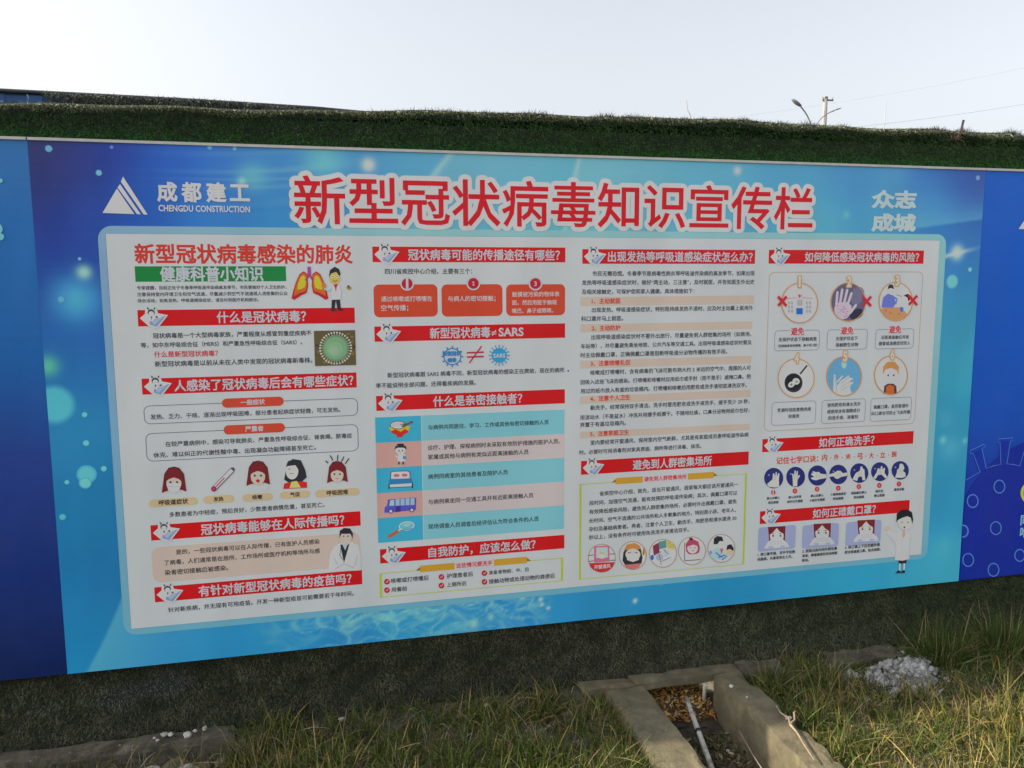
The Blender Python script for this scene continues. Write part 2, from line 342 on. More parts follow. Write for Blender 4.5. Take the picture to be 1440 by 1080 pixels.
class Print(MB):
    """flat print on the banner: u, v in metres, every piece a hair in front of the one before"""
    def __init__(s, lay=3): super().__init__(); s.lay = lay*.0004; s.k = None
    def at(s, k): s.k = k; return s
    def put(s, uvs, faces, col, dz=0):
        s.lay += .00004
        s.add([(u, -(s.lay)+warp(u, v)-(0 if dz is 0 else d), BZ+v) for (u, v), d in zip(uvs, dz if dz is not 0 else [0]*len(uvs))], faces, col)
    def grid(s, u0, v0, u1, v1, col, st=.05):
        a = max(1, int((u1-u0)/st+.5)); b = max(1, int((v1-v0)/st+.5))
        s.put([(u0+(u1-u0)*i/a, v0+(v1-v0)*j/b) for j in range(b+1) for i in range(a+1)],
              [(j*(a+1)+i, j*(a+1)+i+1, (j+1)*(a+1)+i+1, (j+1)*(a+1)+i) for j in range(b) for i in range(a)], col)
    def poly(s, pts, col, k=None):
        s.put([uv(k or s.k, *p) for p in pts], [tuple(range(len(pts)))], col)
    def upoly(s, pts, col): s.put(pts, [tuple(range(len(pts)))], col)
    def ell(s, x, y, rx, ry, col, rot=0, a0=0, a1=360, n=18):
        c, q = math.cos(math.radians(rot)), math.sin(math.radians(rot)); pts = []
        full = a1-a0 >= 360; m_ = n if full else n+1
        for i in range(m_):
            t = math.radians(a0+(a1-a0)*i/n); ex, ey = rx*math.cos(t), ry*math.sin(t); pts.append((x+ex*c-ey*q, y+ex*q+ey*c))
        s.poly(pts, col)
    def ring(s, x, y, rx, ry, w_, col, n=28):
        o = [uv(s.k, x+rx*math.cos(2*math.pi*i/n), y+ry*math.sin(2*math.pi*i/n)) for i in range(n)]
        q = [uv(s.k, x+(rx-w_)*math.cos(2*math.pi*i/n), y+(ry-w_)*math.sin(2*math.pi*i/n)) for i in range(n)]
        s.put(o+q, [(i, (i+1) % n, n+(i+1) % n, n+i) for i in range(n)], col)
    def line(s, pts, w_, col, k=None, closed=False):
        P = [Vector(uv(k or s.k, *p)) for p in pts]; s.uline(P, w_, col, closed)
    def uline(s, P, w_, col, closed=False):        # w_ in metres
        P = [Vector(p) for p in P]; n = len(P); L = []; R = []
        for i in range(n):
            a = P[i-1] if (i or closed) else P[i]; b = P[(i+1) % n] if (i < n-1 or closed) else P[i]
            d = (b-a); d = d.normalized() if d.length else Vector((1, 0)); nn = Vector((-d.y, d.x))*w_/2
            L.append(P[i]+nn); R.append(P[i]-nn)
        fs = [(i, i+1, n+i+1, n+i) for i in range(n-1)]+([(n-1, 0, n, 2*n-1)] if closed else [])
        s.put([tuple(p) for p in L+R], fs, col)
    def rr(s, u0, v0, u1, v1, r, col, w_=0, n=5):   # rounded rectangle, filled or outlined
        pts = []
        for cx, cy, a in ((u1-r, v1-r, 0), (u0+r, v1-r, 90), (u0+r, v0+r, 180), (u1-r, v0+r, 270)):
            for i in range(n+1): t = math.radians(a+90*i/n); pts.append((cx+r*math.cos(t), cy+r*math.sin(t)))
        if w_: s.uline(pts, w_, col, True)
        else: s.upoly(pts, col)
    def box4(s, x0, ya, yb, x1, yc, yd):            # left edge (ya top, yb bottom), right edge -> u0,v0,u1,v1
        a, b, c, d = uv(s.k, x0, ya), uv(s.k, x0, yb), uv(s.k, x1, yc), uv(s.k, x1, yd)
        return (a[0]+b[0])/2, (b[1]+d[1])/2, (c[0]+d[0])/2, (a[1]+c[1])/2
    def utext(s, t, u0, u1, v, col, h=None, off=.012, bev=0, vmid=.36, fit=None):
        if off and not bev: bev, off = off*.85, 0.0
        V, F = glyphs(t, off, bev); mx, mn = V[:, 0].max(), V[:, 0].min(); sx = (u1-u0)/(mx-mn)
        if h:
            hi, lo = V[:, 1].max(), V[:, 1].min(); sy = h/(hi-lo); cy = (hi+lo)/2
        else: sy = sx; cy = vmid
        zz = V[:, 2]; zr = max(1e-9, zz.max()-zz.min())
        s.put([(u0+(p[0]-mn)*sx, v+(p[1]-cy)*sy) for p in V], F, col, dz=[(q-zz.min())/zr*.0001 for q in zz] if bev else 0)
    def halo(s, t, u0, u1, v, col, h, r, bev):
        if t == '1': m_ = (u0+u1)/2; u0, u1 = m_-.0055, m_+.0045
        V, F = glyphs(t, 0, bev)
        for i in range(16):
            a = 2*math.pi*i/16; s.utext(t, u0+r*math.cos(a), u1+r*math.cos(a), v+r*math.sin(a), col, h=h, off=0, bev=bev); s.lay -= .00002
    def text(s, t, x0, y0, x1, y1, col, **kw):      # y0 and y1: middle of the line at its two ends
        a, b = uv(s.k, x0, y0), uv(s.k, x1, y1)
        s.utext(t, a[0], b[0], (a[1]+b[1])/2, col, **kw)
    def ctext(s, t, x, y, wd, col, **kw):
        a, b = uv(s.k, x-wd/2, y), uv(s.k, x+wd/2, y); c = uv(s.k, x, y); s.utext(t, a[0], b[0], c[1], col, **kw)

BLACK = (.022, .022, .028); TXT = (.035, .035, .045); RED = K(192, 14, 20); DRED = K(182, 16, 28); ORED = K(196, 62, 40)
# scattered colour samples of the printed background (measured in banner metres)
S = [((45, 200), (40, 36, 70)), ((100, 235), (38, 38, 92)), ((150, 212), (34, 48, 135)), ((250, 230), (36, 88, 172)), ((330, 235), (52, 110, 180)), ((400, 240), (66, 130, 185)), ((480, 228), (72, 136, 188)),
     ((600, 235), (84, 150, 188)), ((720, 235), (92, 158, 182)), ((900, 240), (92, 160, 184)), ((1010, 250), (82, 156, 186)), ((1120, 250), (74, 146, 184)), ((1200, 245), (66, 132, 182)), ((1300, 250), (48, 96, 162)),
     ((1350, 245), (44, 72, 146)), ((1380, 262), (44, 64, 142)), ((60, 280), (32, 32, 85)), ((80, 330), (26, 52, 130)), ((120, 300), (30, 66, 150)), ((200, 300), (32, 84, 165)), ((300, 300), (50, 120, 178)), ((400, 310), (48, 130, 180)),
     ((70, 400), (26, 62, 138)), ((125, 460), (32, 90, 155)), ((80, 480), (30, 92, 150)), ((110, 530), (32, 104, 155)), ((85, 600), (36, 125, 158)), ((125, 620), (32, 118, 158)), ((130, 700), (24, 110, 152)), ((100, 720), (24, 112, 152)),
     ((140, 800), (24, 106, 150)), ((105, 880), (26, 118, 160)), ((130, 935), (30, 130, 170)), ((220, 915), (28, 122, 165)), ((300, 905), (30, 128, 170)), ((400, 900), (38, 138, 180)), ((600, 880), (48, 146, 192)), ((760, 870), (40, 136, 180)),
     ((850, 858), (34, 128, 165)), ((1000, 845), (34, 128, 165)), ((1200, 822), (44, 148, 182)), ((1320, 800), (60, 158, 182)), ((1330, 700), (42, 136, 165)), ((1345, 600), (44, 138, 162)), ((1360, 520), (56, 152, 168)),
     ((1350, 440), (52, 140, 165)), ((1365, 380), (46, 120, 168)), ((1365, 330), (42, 98, 165)), ((1340, 345), (56, 128, 175)), ((1250, 310), (72, 150, 178)), ((1150, 320), (80, 158, 180)), ((800, 310), (88, 166, 188)), ((600, 305), (78, 158, 192)), ((1300, 290), (64, 140, 180)),
     ((720, 600), (60, 140, 180)), ((300, 600), (50, 130, 175)), ((1150, 600), (60, 140, 175))]
# soft lights and bokeh: (px), radius m, colour, strength, hard
G = [((107, 421), .075, (70, 160, 195), .85, 0), ((118, 383), .022, (150, 205, 170), .9, 0), ((86, 421), .012, (110, 190, 215), .8, 1), ((67, 515), .035, (90, 185, 140), .8, 0), ((76, 569), .068, (80, 175, 180), .85, 1), ((68.5, 209), .0115, (95, 165, 205), 1, 1),
     ((139, 243), .010, (110, 180, 215), 1, 1), ((119, 583), .009, (110, 190, 205), .9, 1), ((121, 623), .010, (110, 190, 205), .9, 1), ((146, 659), .010, (120, 195, 210), .9, 1), ((122, 667), .032, (95, 180, 195), .95, 1), ((120, 679), .020, (120, 195, 200), .9, 1),
     ((94, 678), .008, (110, 190, 205), .9, 1), ((88, 727), .011, (100, 185, 205), .8, 1), ((112, 364), .006, (120, 180, 220), .9, 1), ((355, 248), .055, (110, 185, 205), .55, 0), ((340, 255), .014, (160, 210, 200), .7, 0), ((455, 224), .075, (115, 195, 200), .5, 0),
     ((518, 232), .024, (200, 205, 215), .9, 0), ((1037, 240), .016, (195, 190, 215), .9, 0), ((1346, 355), .03, (190, 220, 225), .9, 0), ((1339, 396), .030, (120, 190, 200), .85, 1), ((1364, 379), .010, (140, 200, 220), .9, 1), ((1375, 250), .011, (130, 160, 215), .9, 1),
     ((1190, 302), .016, (120, 200, 210), .4, 0), ((1326, 619), .018, (120, 190, 205), .8, 0), ((1357, 620), .014, (120, 190, 205), .6, 0), ((1336, 630), .06, (90, 170, 185), .45, 0), ((1330, 590), .05, (80, 160, 175), .4, 0), ((1328, 770), .05, (80, 165, 185), .4, 0),
     ((930, 818), .010, (190, 225, 235), .9, 0), ((893, 845), .009, (190, 225, 235), .9, 0), ((1260, 240), .10, (90, 160, 200), .4, 0), ((295, 207), .008, (110, 180, 220), .8, 1), ((330, 209), .007, (110, 180, 220), .8, 1), ((157, 207), .006, (120, 150, 220), .8, 1),
     ((760, 843), .008, (190, 225, 240), .9, 0), ((762, 850), .007, (190, 225, 240), .9, 0), ((771, 855), .007, (200, 230, 240), .8, 0), ((735, 840), .008, (190, 225, 240), .8, 0), ((666, 877), .018, (150, 205, 235), .7, 0), ((690, 868), .012, (150, 205, 235), .6, 0)]
def banner_bg():
    nu, nv = 480, 250; U, V = np.meshgrid(np.linspace(0, BW, nu), np.linspace(0, BH, nv))
    num = np.zeros((nv, nu, 3)); den = np.zeros((nv, nu))
    for p, c in S:
        a, b = uv('px', *p); wgt = 1/(((U-a)**2+(V-b)**2)**1.5+.0015); num += wgt[..., None]*np.array([lin(q/255) for q in c]); den += wgt
    C = num/den[..., None]
    def blend(mask, c): return C*(1-mask[..., None])+np.array([lin(q/255) for q in c])*mask[..., None]
    # curved light rays crossing the print
    for (a, b, side, wd, st) in (((633, 217), (560, 305), 1, .012, .35), ((815, 222), (785, 330), 1, .010, .35)):
        A, B = np.array(uv('px', *a)), np.array(uv('px', *b)); d = (B-A)/np.linalg.norm(B-A); nn = np.array([-d[1], d[0]])
        s_ = (U-A[0])*nn[0]+(V-A[1])*nn[1]; s_ = s_ - .25*((U-A[0])*d[0]+(V-A[1])*d[1])**2
        C = blend(st*np.exp(-(s_/wd)**2)*(V > 1.6), (190, 210, 220)); C = blend(.22*np.clip(s_/wd, 0, 1)*np.exp(-np.clip(s_, 0, 9)/.35)*(V > 1.6), (150, 190, 200))
    # veil rising from the bottom left, rays at the top right
    A, B = np.array(uv('px', 120, 945)), np.array(uv('px', 180, 815)); d = (B-A)/np.linalg.norm(B-A); s_ = (U-A[0])*d[1]-(V-A[1])*d[0]+.25*((U-A[0])*d[0]+(V-A[1])*d[1])*(((U-A[0])*d[0]+(V-A[1])*d[1])-.36)
    C = blend(np.clip(s_/.01, 0, 1)*.40*np.exp(-np.clip(s_, 0, 9)/.25)*(V < .6), (110, 190, 205))
    A, B = np.array(uv('px', 1280, 322)), np.array(uv('px', 1382, 309)); s_ = (V-A[1])-(U-A[0])*(B[1]-A[1])/(B[0]-A[0])
    k = np.clip((U-A[0]+.1)/.15, 0, 1)*(V > 1.3); C = blend(k*.45*np.clip(-s_/.008, 0, 1)*np.exp(-np.clip(-s_, 0, 9)/.10), (38, 90, 155)); C = blend(k*.35*np.clip(s_/.006, 0, 1)*np.exp(-np.clip(s_, 0, 9)/.07), (110, 180, 200))
    A, B = np.array(uv('px', 1331, 360)), np.array(uv('px', 1382, 347)); s_ = (V-A[1])-(U-A[0])*(B[1]-A[1])/(B[0]-A[0])
    C = blend(.75*np.exp(-(s_/.009)**2)*(U > A[0]-.1)*np.exp(-((U-A[0]-.04)/.09)**2), (185, 212, 225))
    # water ripples along the bottom
    a, _ = uv('px', 425, 890); b, _ = uv('px', 765, 860); rg = np.random.default_rng(4)
    mk = np.clip((U-a+.2)/.35, 0, 1)*np.clip((b+.05-U)/.12, 0, 1)*(V < .22)
    jj = slice(0, 28); Us, Vs = U[jj], V[jj]; Wu = Us+.02*np.sin(Vs*50+Us*9); Wv = Vs+.012*np.sin(Us*37)
    for den_, amp in ((70, .5), (240, .28)):
        px_, py_ = rg.uniform(a-.3, b+.2, den_), rg.uniform(-.05, .25, den_)
        D = np.sort(np.sqrt(((Wu[..., None]-px_)*.55)**2+((Wv[..., None]-py_)*1.25)**2), -1); e = np.exp(-((D[..., 1]-D[..., 0])/.0065)**2)
        m0 = np.zeros_like(U); m0[jj] = e*amp*(.4+.6*np.clip((Wv-.02)/.12, 0, 1)); C = blend(mk*m0, (150, 208, 236)); m0[jj] = amp*.8*np.clip(D[..., 0]/.045, 0, 1)*(1-e); C = blend(mk*m0, (26, 112, 184))
    # stretched horizontal streaks beside the title
    st = np.clip(np.sin(V*150+4*np.sin(U*3)+2*np.sin(V*47)), 0, 1)*np.exp(-((U-.85)/.30)**2-((V-1.9)/.10)**2); C = blend(.22*st, (140, 190, 215))
    for p, r, c, s_, hard in G:
        if hard and r < .04: continue
        a, b = uv('px', *p); q = np.sqrt((U-a)**2+(V-b)**2)/r
        C = blend(s_*(np.clip((1.15-q)/.35, 0, 1) if hard else np.exp(-q**2)), c)
    C = np.clip(C*np.array([.88, .88, .93])/LF, .004, .86)
    ww = 0*U
    P = np.stack([U, ww, V+BZ], 2).reshape(-1, 3)
    i, j = np.meshgrid(np.arange(nu-1), np.arange(nv-1)); b = (j*nu+i).ravel()
    return np_mesh('sheet', P, np.stack([b, b+1, b+nu+1, b+nu], 1), C.reshape(-1, 3))
banner = tag(empty('information_banner', (BW/2, 0, BZ)), 'large light blue health information banner with red Chinese headings and white text panel', 'banner')
link('printed_sheet', banner_bg(), M_PRINT, banner)
m = MB(); m.box(.004, BW-.004, .006, .030, BZ+.004, BZ+BH-.004); m.build('backing_board', M_RAIL, banner)
for gi_, (q_, r_, c_, s_, hard) in enumerate(G):
    if not hard or r_ >= .04: continue
    p = Print(.4); p.lay += .00013*(gi_ % 4)
    a, b = uv('px', *q_)
    for k_, f_ in ((1.12, .62), (1.0, .8), (.84, 1.0)):
        bgc = min(S, key=lambda e: (e[0][0]-q_[0])**2+(e[0][1]-q_[1])**2)[1]
        p.upoly([(max(a+r_*k_*math.cos(t), .001), b+r_*k_*math.sin(t)) for t in np.linspace(0, 2*math.pi, 20, endpoint=False)], K(*[bgc[i]*(1-f_*s_*.9)+c_[i]*f_*s_*.9 for i in range(3)]))
    p.build('light_dot', M_PRINT, banner)
def hem(parent, u0, u1):
    m = MB(); m.box(u0+.002, u1-.002, -.006, .031, BZ+BH-.007, BZ+BH+.003); m.build('top_trim', M_HEM, parent)
hem(banner, 0, BW)
def done(p, name, parent=banner, label=None):
    o = p.build(name, M_PRINT, parent)
    if label: o['label'] = label
    return o
# white panel with its pale translucent border
p = Print(1)
n_ = 8
def rgrid(p, u0, v0, u1, v1, r, col):
    p.rr(u0, v0, u1, v1, r, col)
# border: cells coloured like the veiled print below
nu, nv = 150, 70; vs = []; cc = []
bu0, bv0, bu1, bv1 = .209, .131, 3.847, 1.697; iu0, iv0, iu1, iv1 = .235, .156, 3.812, 1.670
ringo = []; ringi = []
def rpts(u0, v0, u1, v1, r, n=6, m_=60):
    pts = []
    cs = ((u1-r, v1-r, 0), (u0+r, v1-r, 90), (u0+r, v0+r, 180), (u1-r, v0+r, 270))
    for q, (cx, cy, a) in enumerate(cs):
        arc = [(cx+r*math.cos(math.radians(a+90*i/n)), cy+r*math.sin(math.radians(a+90*i/n))) for i in range(n+1)]
        nx_ = cs[(q+1) % 4]; b = (nx_[0]+r*math.cos(math.radians(nx_[2])), nx_[1]+r*math.sin(math.radians(nx_[2])))
        pts += arc+[(arc[-1][0]+(b[0]-arc[-1][0])*i/m_, arc[-1][1]+(b[1]-arc[-1][1])*i/m_) for i in range(1, m_)]
    return pts
O = rpts(bu0, bv0, bu1, bv1, .05); I = rpts(iu0, iv0, iu1, iv1, .003); n = len(O)
p.lay += .0004
def border_col(u, v):
    t = u/BW; a = np.array([lin(q/255) for q in (112, 140, 184)]); b = np.array([lin(q/255) for q in (122, 164, 188)])
    if v > 1.6:
        k = min(1, t*3); c = a*(1-k)+b*k
        if t > .8: c = c*(1-(t-.8)*3)+np.array([lin(q/255) for q in (100, 160, 195)])*(t-.8)*3
    elif v < .2: c = np.array([lin(q/255) for q in (94, 148, 178)])
    else:
        k = 1-max(0, min(1, v/1.6)); c = (a if t < .5 else b)*(1-k)+np.array([lin(q/255) for q in (96, 148, 180)])*k
    return tuple(np.clip(c/LF, 0, .8))
p.add([(u, -p.lay+warp(u, v), BZ+v) for u, v in O+I], [(i, (i+1) % n, n+(i+1) % n, n+i) for i in range(n)])
p.c = [(*border_col(u, v), 1) for u, v in O+I]
p.lay = .0010
p.grid(iu0+.001, iv0+.001, iu1-.001, iv1-.001, K(170, 171, 184, f=1), .04)
done(p, 'white_panel', label='white text panel with a pale blue rounded border')

# title
p = Print(3)
a = uv('px', 413, 282); b = uv('px', 1143, 294)
TU0, TU1 = a[0], b[0]; tv = (uv('px', 448, 281)[1]+uv('px', 1120, 294)[1])/2
p.halo('新型冠状病毒知识宣传栏', TU0, TU1, tv, K(190, 192, 208), .186, .019, .010)
p.lay += .0006
p.utext('新型冠状病毒知识宣传栏', TU0, TU1, tv, DRED, h=.186, off=0, bev=.012)
done(p, 'title_lettering', label='red title lettering with a thick white outline')
# company emblem
p = Print(3).at('r1')
W2 = K(205, 205, 215)
p.poly([(87, 250), (160, 127), (249, 256)], W2)
p.poly([(163, 122), (176, 104), (281, 257), (262, 256)], W2)
p.poly([(180, 92), (191, 66), (316, 259), (296, 258)], W2)
for ch_, x0_, x1_ in (('成', 361, 466), ('都', 485, 590), ('建', 610, 715), ('工', 730, 833)): p.text(ch_, x0_, 144+(x0_-361)*.012, x1_, 144+(x0_-361)*.012, W2, h=.062 if ch_ == '工' else .074, off=0, bev=.035)
p.text('CHENGDU CONSTRUCTION', 370, 224, 834, 234, W2, h=.024, off=.03)
done(p, 'company_emblem', label='white triangle emblem with company name')
p = Print(3).at('px'); W3 = K(165, 195, 210)
p.text('众志', 1225, 280, 1289, 281, W3, h=.085, off=0, bev=.045)
p.text('成城', 1225, 313, 1288, 314, W3, h=.085, off=0, bev=.045)
done(p, 'slogan', label='pale two-line slogan at the top right of the banner')

# the thirteen red heading bars
COLX = ((.3275, 1.1225), (1.1975, 1.990), (2.064, 2.862), (2.929, 3.728))
def badge(parent, u, v):
    p = Print(6); q = lambda pts: [(u+a, v+b) for a, b in pts]
    wt = K(200, 203, 212); gr = K(120, 135, 165); dk = K(50, 55, 65)
    p.upoly(q([(-.047, -.004), (-.028, .012), (-.026, .036), (-.008, .026), (.012, .036), (.018, .014), (.052, .006), (.012, -.044), (-.018, -.034)]), wt)
    p.upoly(q([(-.012, -.014), (.014, -.006), (.045, .004), (.010, -.037), (-.014, -.028)]), gr)
    p.upoly(q([(-.006, -.016), (.036, .002), (.034, .0), (.002, -.030)]), K(150, 160, 185))
    p.upoly([(u-.006+.013*math.cos(t*.6283), v+.017+.012*math.sin(t*.6283)) for t in range(10)], dk)
    p.upoly([(u-.006+.0095*math.cos(t*.6283), v+.013+.009*math.sin(t*.6283)) for t in range(10)], K(190, 195, 200))
    p.upoly(q([(-.018, .026), (-.020, .038), (-.012, .031)]), dk); p.upoly(q([(.002, .031), (.009, .038), (.008, .026)]), dk)
    p.upoly(q([(-.026, -.008), (-.016, .003), (.004, .003), (.010, -.004), (-.004, -.016), (-.016, -.014)]), K(215, 218, 224))
    p.upoly(q([(-.009, .002), (-.003, .002), (-.006, -.010)]), dk)
    p.upoly(q([(.006, -.002), (.014, .005), (.016, -.004)]), dk)
    p.build('reader_badge', M_PRINT, parent)
def heading(col, vtop, text, k, x0, x1, xm_y=None, h=None, tone=None):
    u0, u1 = COLX[col]; v1 = vtop; v0 = vtop-.0605
    p = Print(3); p.grid(u0, v0, u1, v1, tone or RED, .06); bar = done(p, 'heading_bar')
    t = Print(5); a = uv(k, x0, 0)[0] if False else x0; b = x1
    t.utext(text, a, b, (v0+v1)/2-.001, WHITE, h=.046 if not h else h, off=0, bev=.022); t.build('heading_lettering', M_PRINT, bar)
    badge(bar, u0+.054, (v0+v1)/2+.004)
    return bar
def hx(k, y, x0, x1): return uv(k, x0, y)[0], uv(k, x1, y)[0]
for col, vt, tx, k, y, x0, x1 in ((0, 1.389, '什么是冠状病毒？', 'r1', 780, 665, 1118), (0, 1.132, '人感染了冠状病毒后会有哪些症状？', 'r2', 88, 248, 985), (0, .564, '冠状病毒能够在人际传播吗？', 'r2', 670, 357, 948), (0, .316, '有针对新型冠状病毒的疫苗吗？', 'r2', 920, 347, 978),
                              (1, 1.627, '冠状病毒可能的传播途径有哪些？', 'r3', 127, 318, 1240), (1, 1.313, '新型冠状病毒', 'r3', 597, 450, 818), (1, 1.034, '什么是亲密接触者？', 'r3', 1010, 470, 1012), (1, .397, '自我防护，应该怎么做？', 'r4', 790, 343, 905),
                              (2, 1.621, '出现发热等呼吸道感染症状怎么办？', 'r5', 124, 218, 1033), (2, .719, '避免到人群密集场所', 'r6', 310, 387, 867), (3, 1.622, '如何降低感染冠状病毒的风险？', 'r7', 122, 275, 895), (3, .772, '如何正确洗手？', 'r8', 100, 428, 795), (3, .435, '如何正確戴口罩？', 'r8', 565, 387, 803)):
    a, b = hx(k, y, x0, x1); bar = heading(col, vt, tx, k, a, b)
    if tx == '新型冠状病毒':
        t = Print(5).at('r3'); t.text('SARS', 868, 592, 1020, 590, WHITE, h=.036, off=0, bev=.03)
        for q in ((825, 592), (825, 604)): t.line([q, (q[0]+30, q[1]-1)], .0035, WHITE)
        t.line([(829, 614), (851, 580)], .0035, WHITE); t.build('unequal_sign', M_PRINT, bar)

# ---- running text: (crop, x0, y0, x1, y1, text) ; one part per paragraph
def para(name, rows, col=TXT, off=.014, lay=4, label=None, bev=0):
    p = Print(lay)
    for k, x0, y0, x1, y1, t in rows: p.at(k).text(t, x0, y0, x1, y1, col, off=off, bev=bev)
    return done(p, name, label=label)
p = Print(3).at('r1'); p.text('新型冠状病毒感染的肺炎', 248, 457, 1354, 460, K(196, 50, 38), h=.076, off=0, bev=.028); done(p, 'subtitle_lettering', label='bold red subtitle about infection at the top left of the panel')
p = Print(3).at('r1'); p.grid(*p.box4(252, 520, 597, 1016, 520, 597), K(22, 112, 52)); g_ = done(p, 'green_strip')
p = Print(4).at('r1'); p.text('健康科普小知识', 378, 558, 902, 560, WHITE, h=.058, off=0, bev=.03); p.build('strip_lettering', M_PRINT, g_)
para('small_paragraph', [('r1', 262, 627, 1018, 628, '专家提醒，目前正处于冬春季呼吸道传染病高发季节，市民要做好个人卫生防护，'), ('r1', 262, 659, 1024, 661, '注意保持室内环境卫生和空气流通，尽量减少到空气不流通或人流密集的公众'), ('r1', 264, 692, 878, 692, '场合活动，如有发热、呼吸道感染症状，请及时到医疗机构就诊。')], off=.012)
para('paragraph', [('r1', 342, 866, 1145, 864, '冠状病毒是一个大型病毒家族，严重程度从感冒到重症疾病不'), ('r1', 280, 914, 1098, 910, '等，如中东呼吸综合征（MERS）和严重急性呼吸综合征（SARS）。'), ('r1', 352, 1007, 1150, 1003, '新型冠状病毒是以前从未在人类中发现的冠状病毒新毒株。')])
para('question_line', [('r1', 348, 964, 672, 963, '什么是新型冠状病毒？')], K(180, 40, 50), .02, label='small red question line')
para('paragraph', [('r2', 150, 220, 930, 196, '发热、乏力、干咳、逐渐出现呼吸困难，部分患者起病症状轻微，可无发热。')])
para('paragraph', [('r2', 212, 333, 978, 301, '在较严重病例中，感染可导致肺炎、严重急性呼吸综合征、肾衰竭，脓毒症'), ('r2', 163, 378, 830, 350, '休克、难以纠正的代谢性酸中毒、出现凝血功能障碍甚至死亡。')])
para('paragraph', [('r2', 228, 622, 865, 585, '多数患者为中轻症，预后良好，少数患者病情危重，甚至死亡。')])
para('paragraph', [('r2', 223, 1014, 985, 948, '针对新疾病，并无现有可用疫苗。开发一种新型疫苗可能需要若干年时间。')])
para('paragraph', [('r3', 178, 222, 708, 224, '四川省疾控中心介绍，主要有三个：')])
para('paragraph', [('r3', 193, 850, 1268, 826, '新型冠状病毒跟 SARS 病毒不同，新型冠状病毒的感染正在爬坡，现在的病死'), ('r3', 123, 913, 730, 903, '率不能说明全部问题，还得看疾病的发展。')])
para('paragraph', [('r5', 132, 217, 1043, 220, '市民无需恐慌。冬春季节是病毒性肺炎等呼吸道传染病的高发季节，如果出现'), ('r5', 72, 268, 1043, 268, '发热等呼吸道感染症状时，做好“两主动，三注意”，及时就医，并告知医生外出史'), ('r5', 72, 320, 705, 319, '及相关接触史，可保护您和家人健康。具体措施如下：')])
para('paragraph', [('r5', 128, 421, 1035, 415, '出现发热、呼吸道感染症状，特别是持续发热不退时，应及时主动戴上医用外'), ('r5', 68, 473, 305, 471, '科口罩并马上就医。')])
para('paragraph', [('r5', 125, 576, 1025, 560, '出现呼吸道感染症状时不要外出旅行，尽量避免到人群密集的场所（如商场、'), ('r5', 67, 627, 1027, 607, '车站等），并尽量避免乘坐地铁、公共汽车等交通工具。出现呼吸道感染症状时要及'), ('r5', 65, 676, 890, 660, '时主动佩戴口罩，正确佩戴口罩是阻断呼吸道分泌物传播的有效手段。')])
para('paragraph', [('r5', 120, 773, 1022, 752, '咳嗽或打喷嚏时，含有病毒的飞沫可散布到大约 2 米远的空气中，周围的人可'), ('r5', 65, 825, 1022, 803, '因吸入这些飞沫而感染。打喷嚏和咳嗽时应用纸巾或手肘（而不是手）遮掩口鼻。把'), ('r5', 65, 875, 1000, 852, '用过的纸巾放入有盖的垃圾桶内。打喷嚏和咳嗽后用肥皂或洗手液彻底清洗双手。')])
para('paragraph', [('r5', 120, 969, 1015, 942, '勤洗手，经常保持双手清洁。洗手时要用肥皂或洗手液洗手，搓手至少 20 秒，'), ('r5', 62, 1022, 1015, 994, '用流动水（不是盆水）冲洗并用擦手纸擦干。不随地吐痰，口鼻分泌物用纸巾包好，'), ('r5', 62, 1067, 320, 1062, '弃置于有盖垃圾箱内。')])
para('paragraph', [('r6', 130, 182, 1090, 137, '室内要经常开窗通风，保持室内空气新鲜，尤其是有家庭成员患呼吸道传染病'), ('r6', 63, 240, 803, 207, '时。必要时可用消毒剂对家具表面、厕所等进行消毒、抹洗。')])
para('paragraph', [('r6', 185, 490, 1027, 440, '省疾控中心介绍，首先，适当开窗通风，居家每天都应该开窗通风一'), ('r6', 123, 545, 1022, 494, '段时间，加强空气流通，能有效预防呼吸道传染病；其次，佩戴口罩可以'), ('r6', 123, 598, 1018, 546, '有效降低感染风险，避免到人群密集的场所，必要时外出佩戴口罩。避免'),
                   ('r6', 121, 651, 1015, 599, '长时间、空气不流通的公共场所和人多聚集的地方，特别是小孩、老年人、'), ('r6', 121, 703, 1017, 648, '孕妇及基础病患者。再者，注意个人卫生，勤洗手，用肥皂和清水搓洗 20'), ('r6', 121, 756, 728, 715, '秒以上，没有条件时可使用免洗洗手液清洁双手。')])
# tan strips with red numbered headings
for k, a, b, x0, y0, x1, y1, t in (('r5', (65, 348, 398), (1040, 345, 393), 128, 374, 290, 373, '1、主动就医'), ('r5', (65, 506, 549), (1030, 485, 530), 127, 526, 288, 524, '2、主动防护'), ('r5', (63, 706, 749), (1024, 683, 727), 121, 724, 346, 720, '3、注意咳嗽礼仪'),
                                   ('r5', (63, 905, 947), (1020, 877, 918), 119, 920, 344, 917, '4、注意个人卫生'), ('r6', (68, 115, 157), (1097, 70, 106), 128, 128, 363, 122, '5、注意家庭卫生')):
    p = Print(3).at(k); p.grid(*p.box4(a[0], a[1], a[2], b[0], b[1], b[2]), K(178, 160, 144)); o = done(p, 'tan_strip')
    p = Print(4).at(k); p.text(t, x0, y0, x1, y1, K(205, 50, 35), off=.028); p.build('strip_lettering', M_PRINT, o)
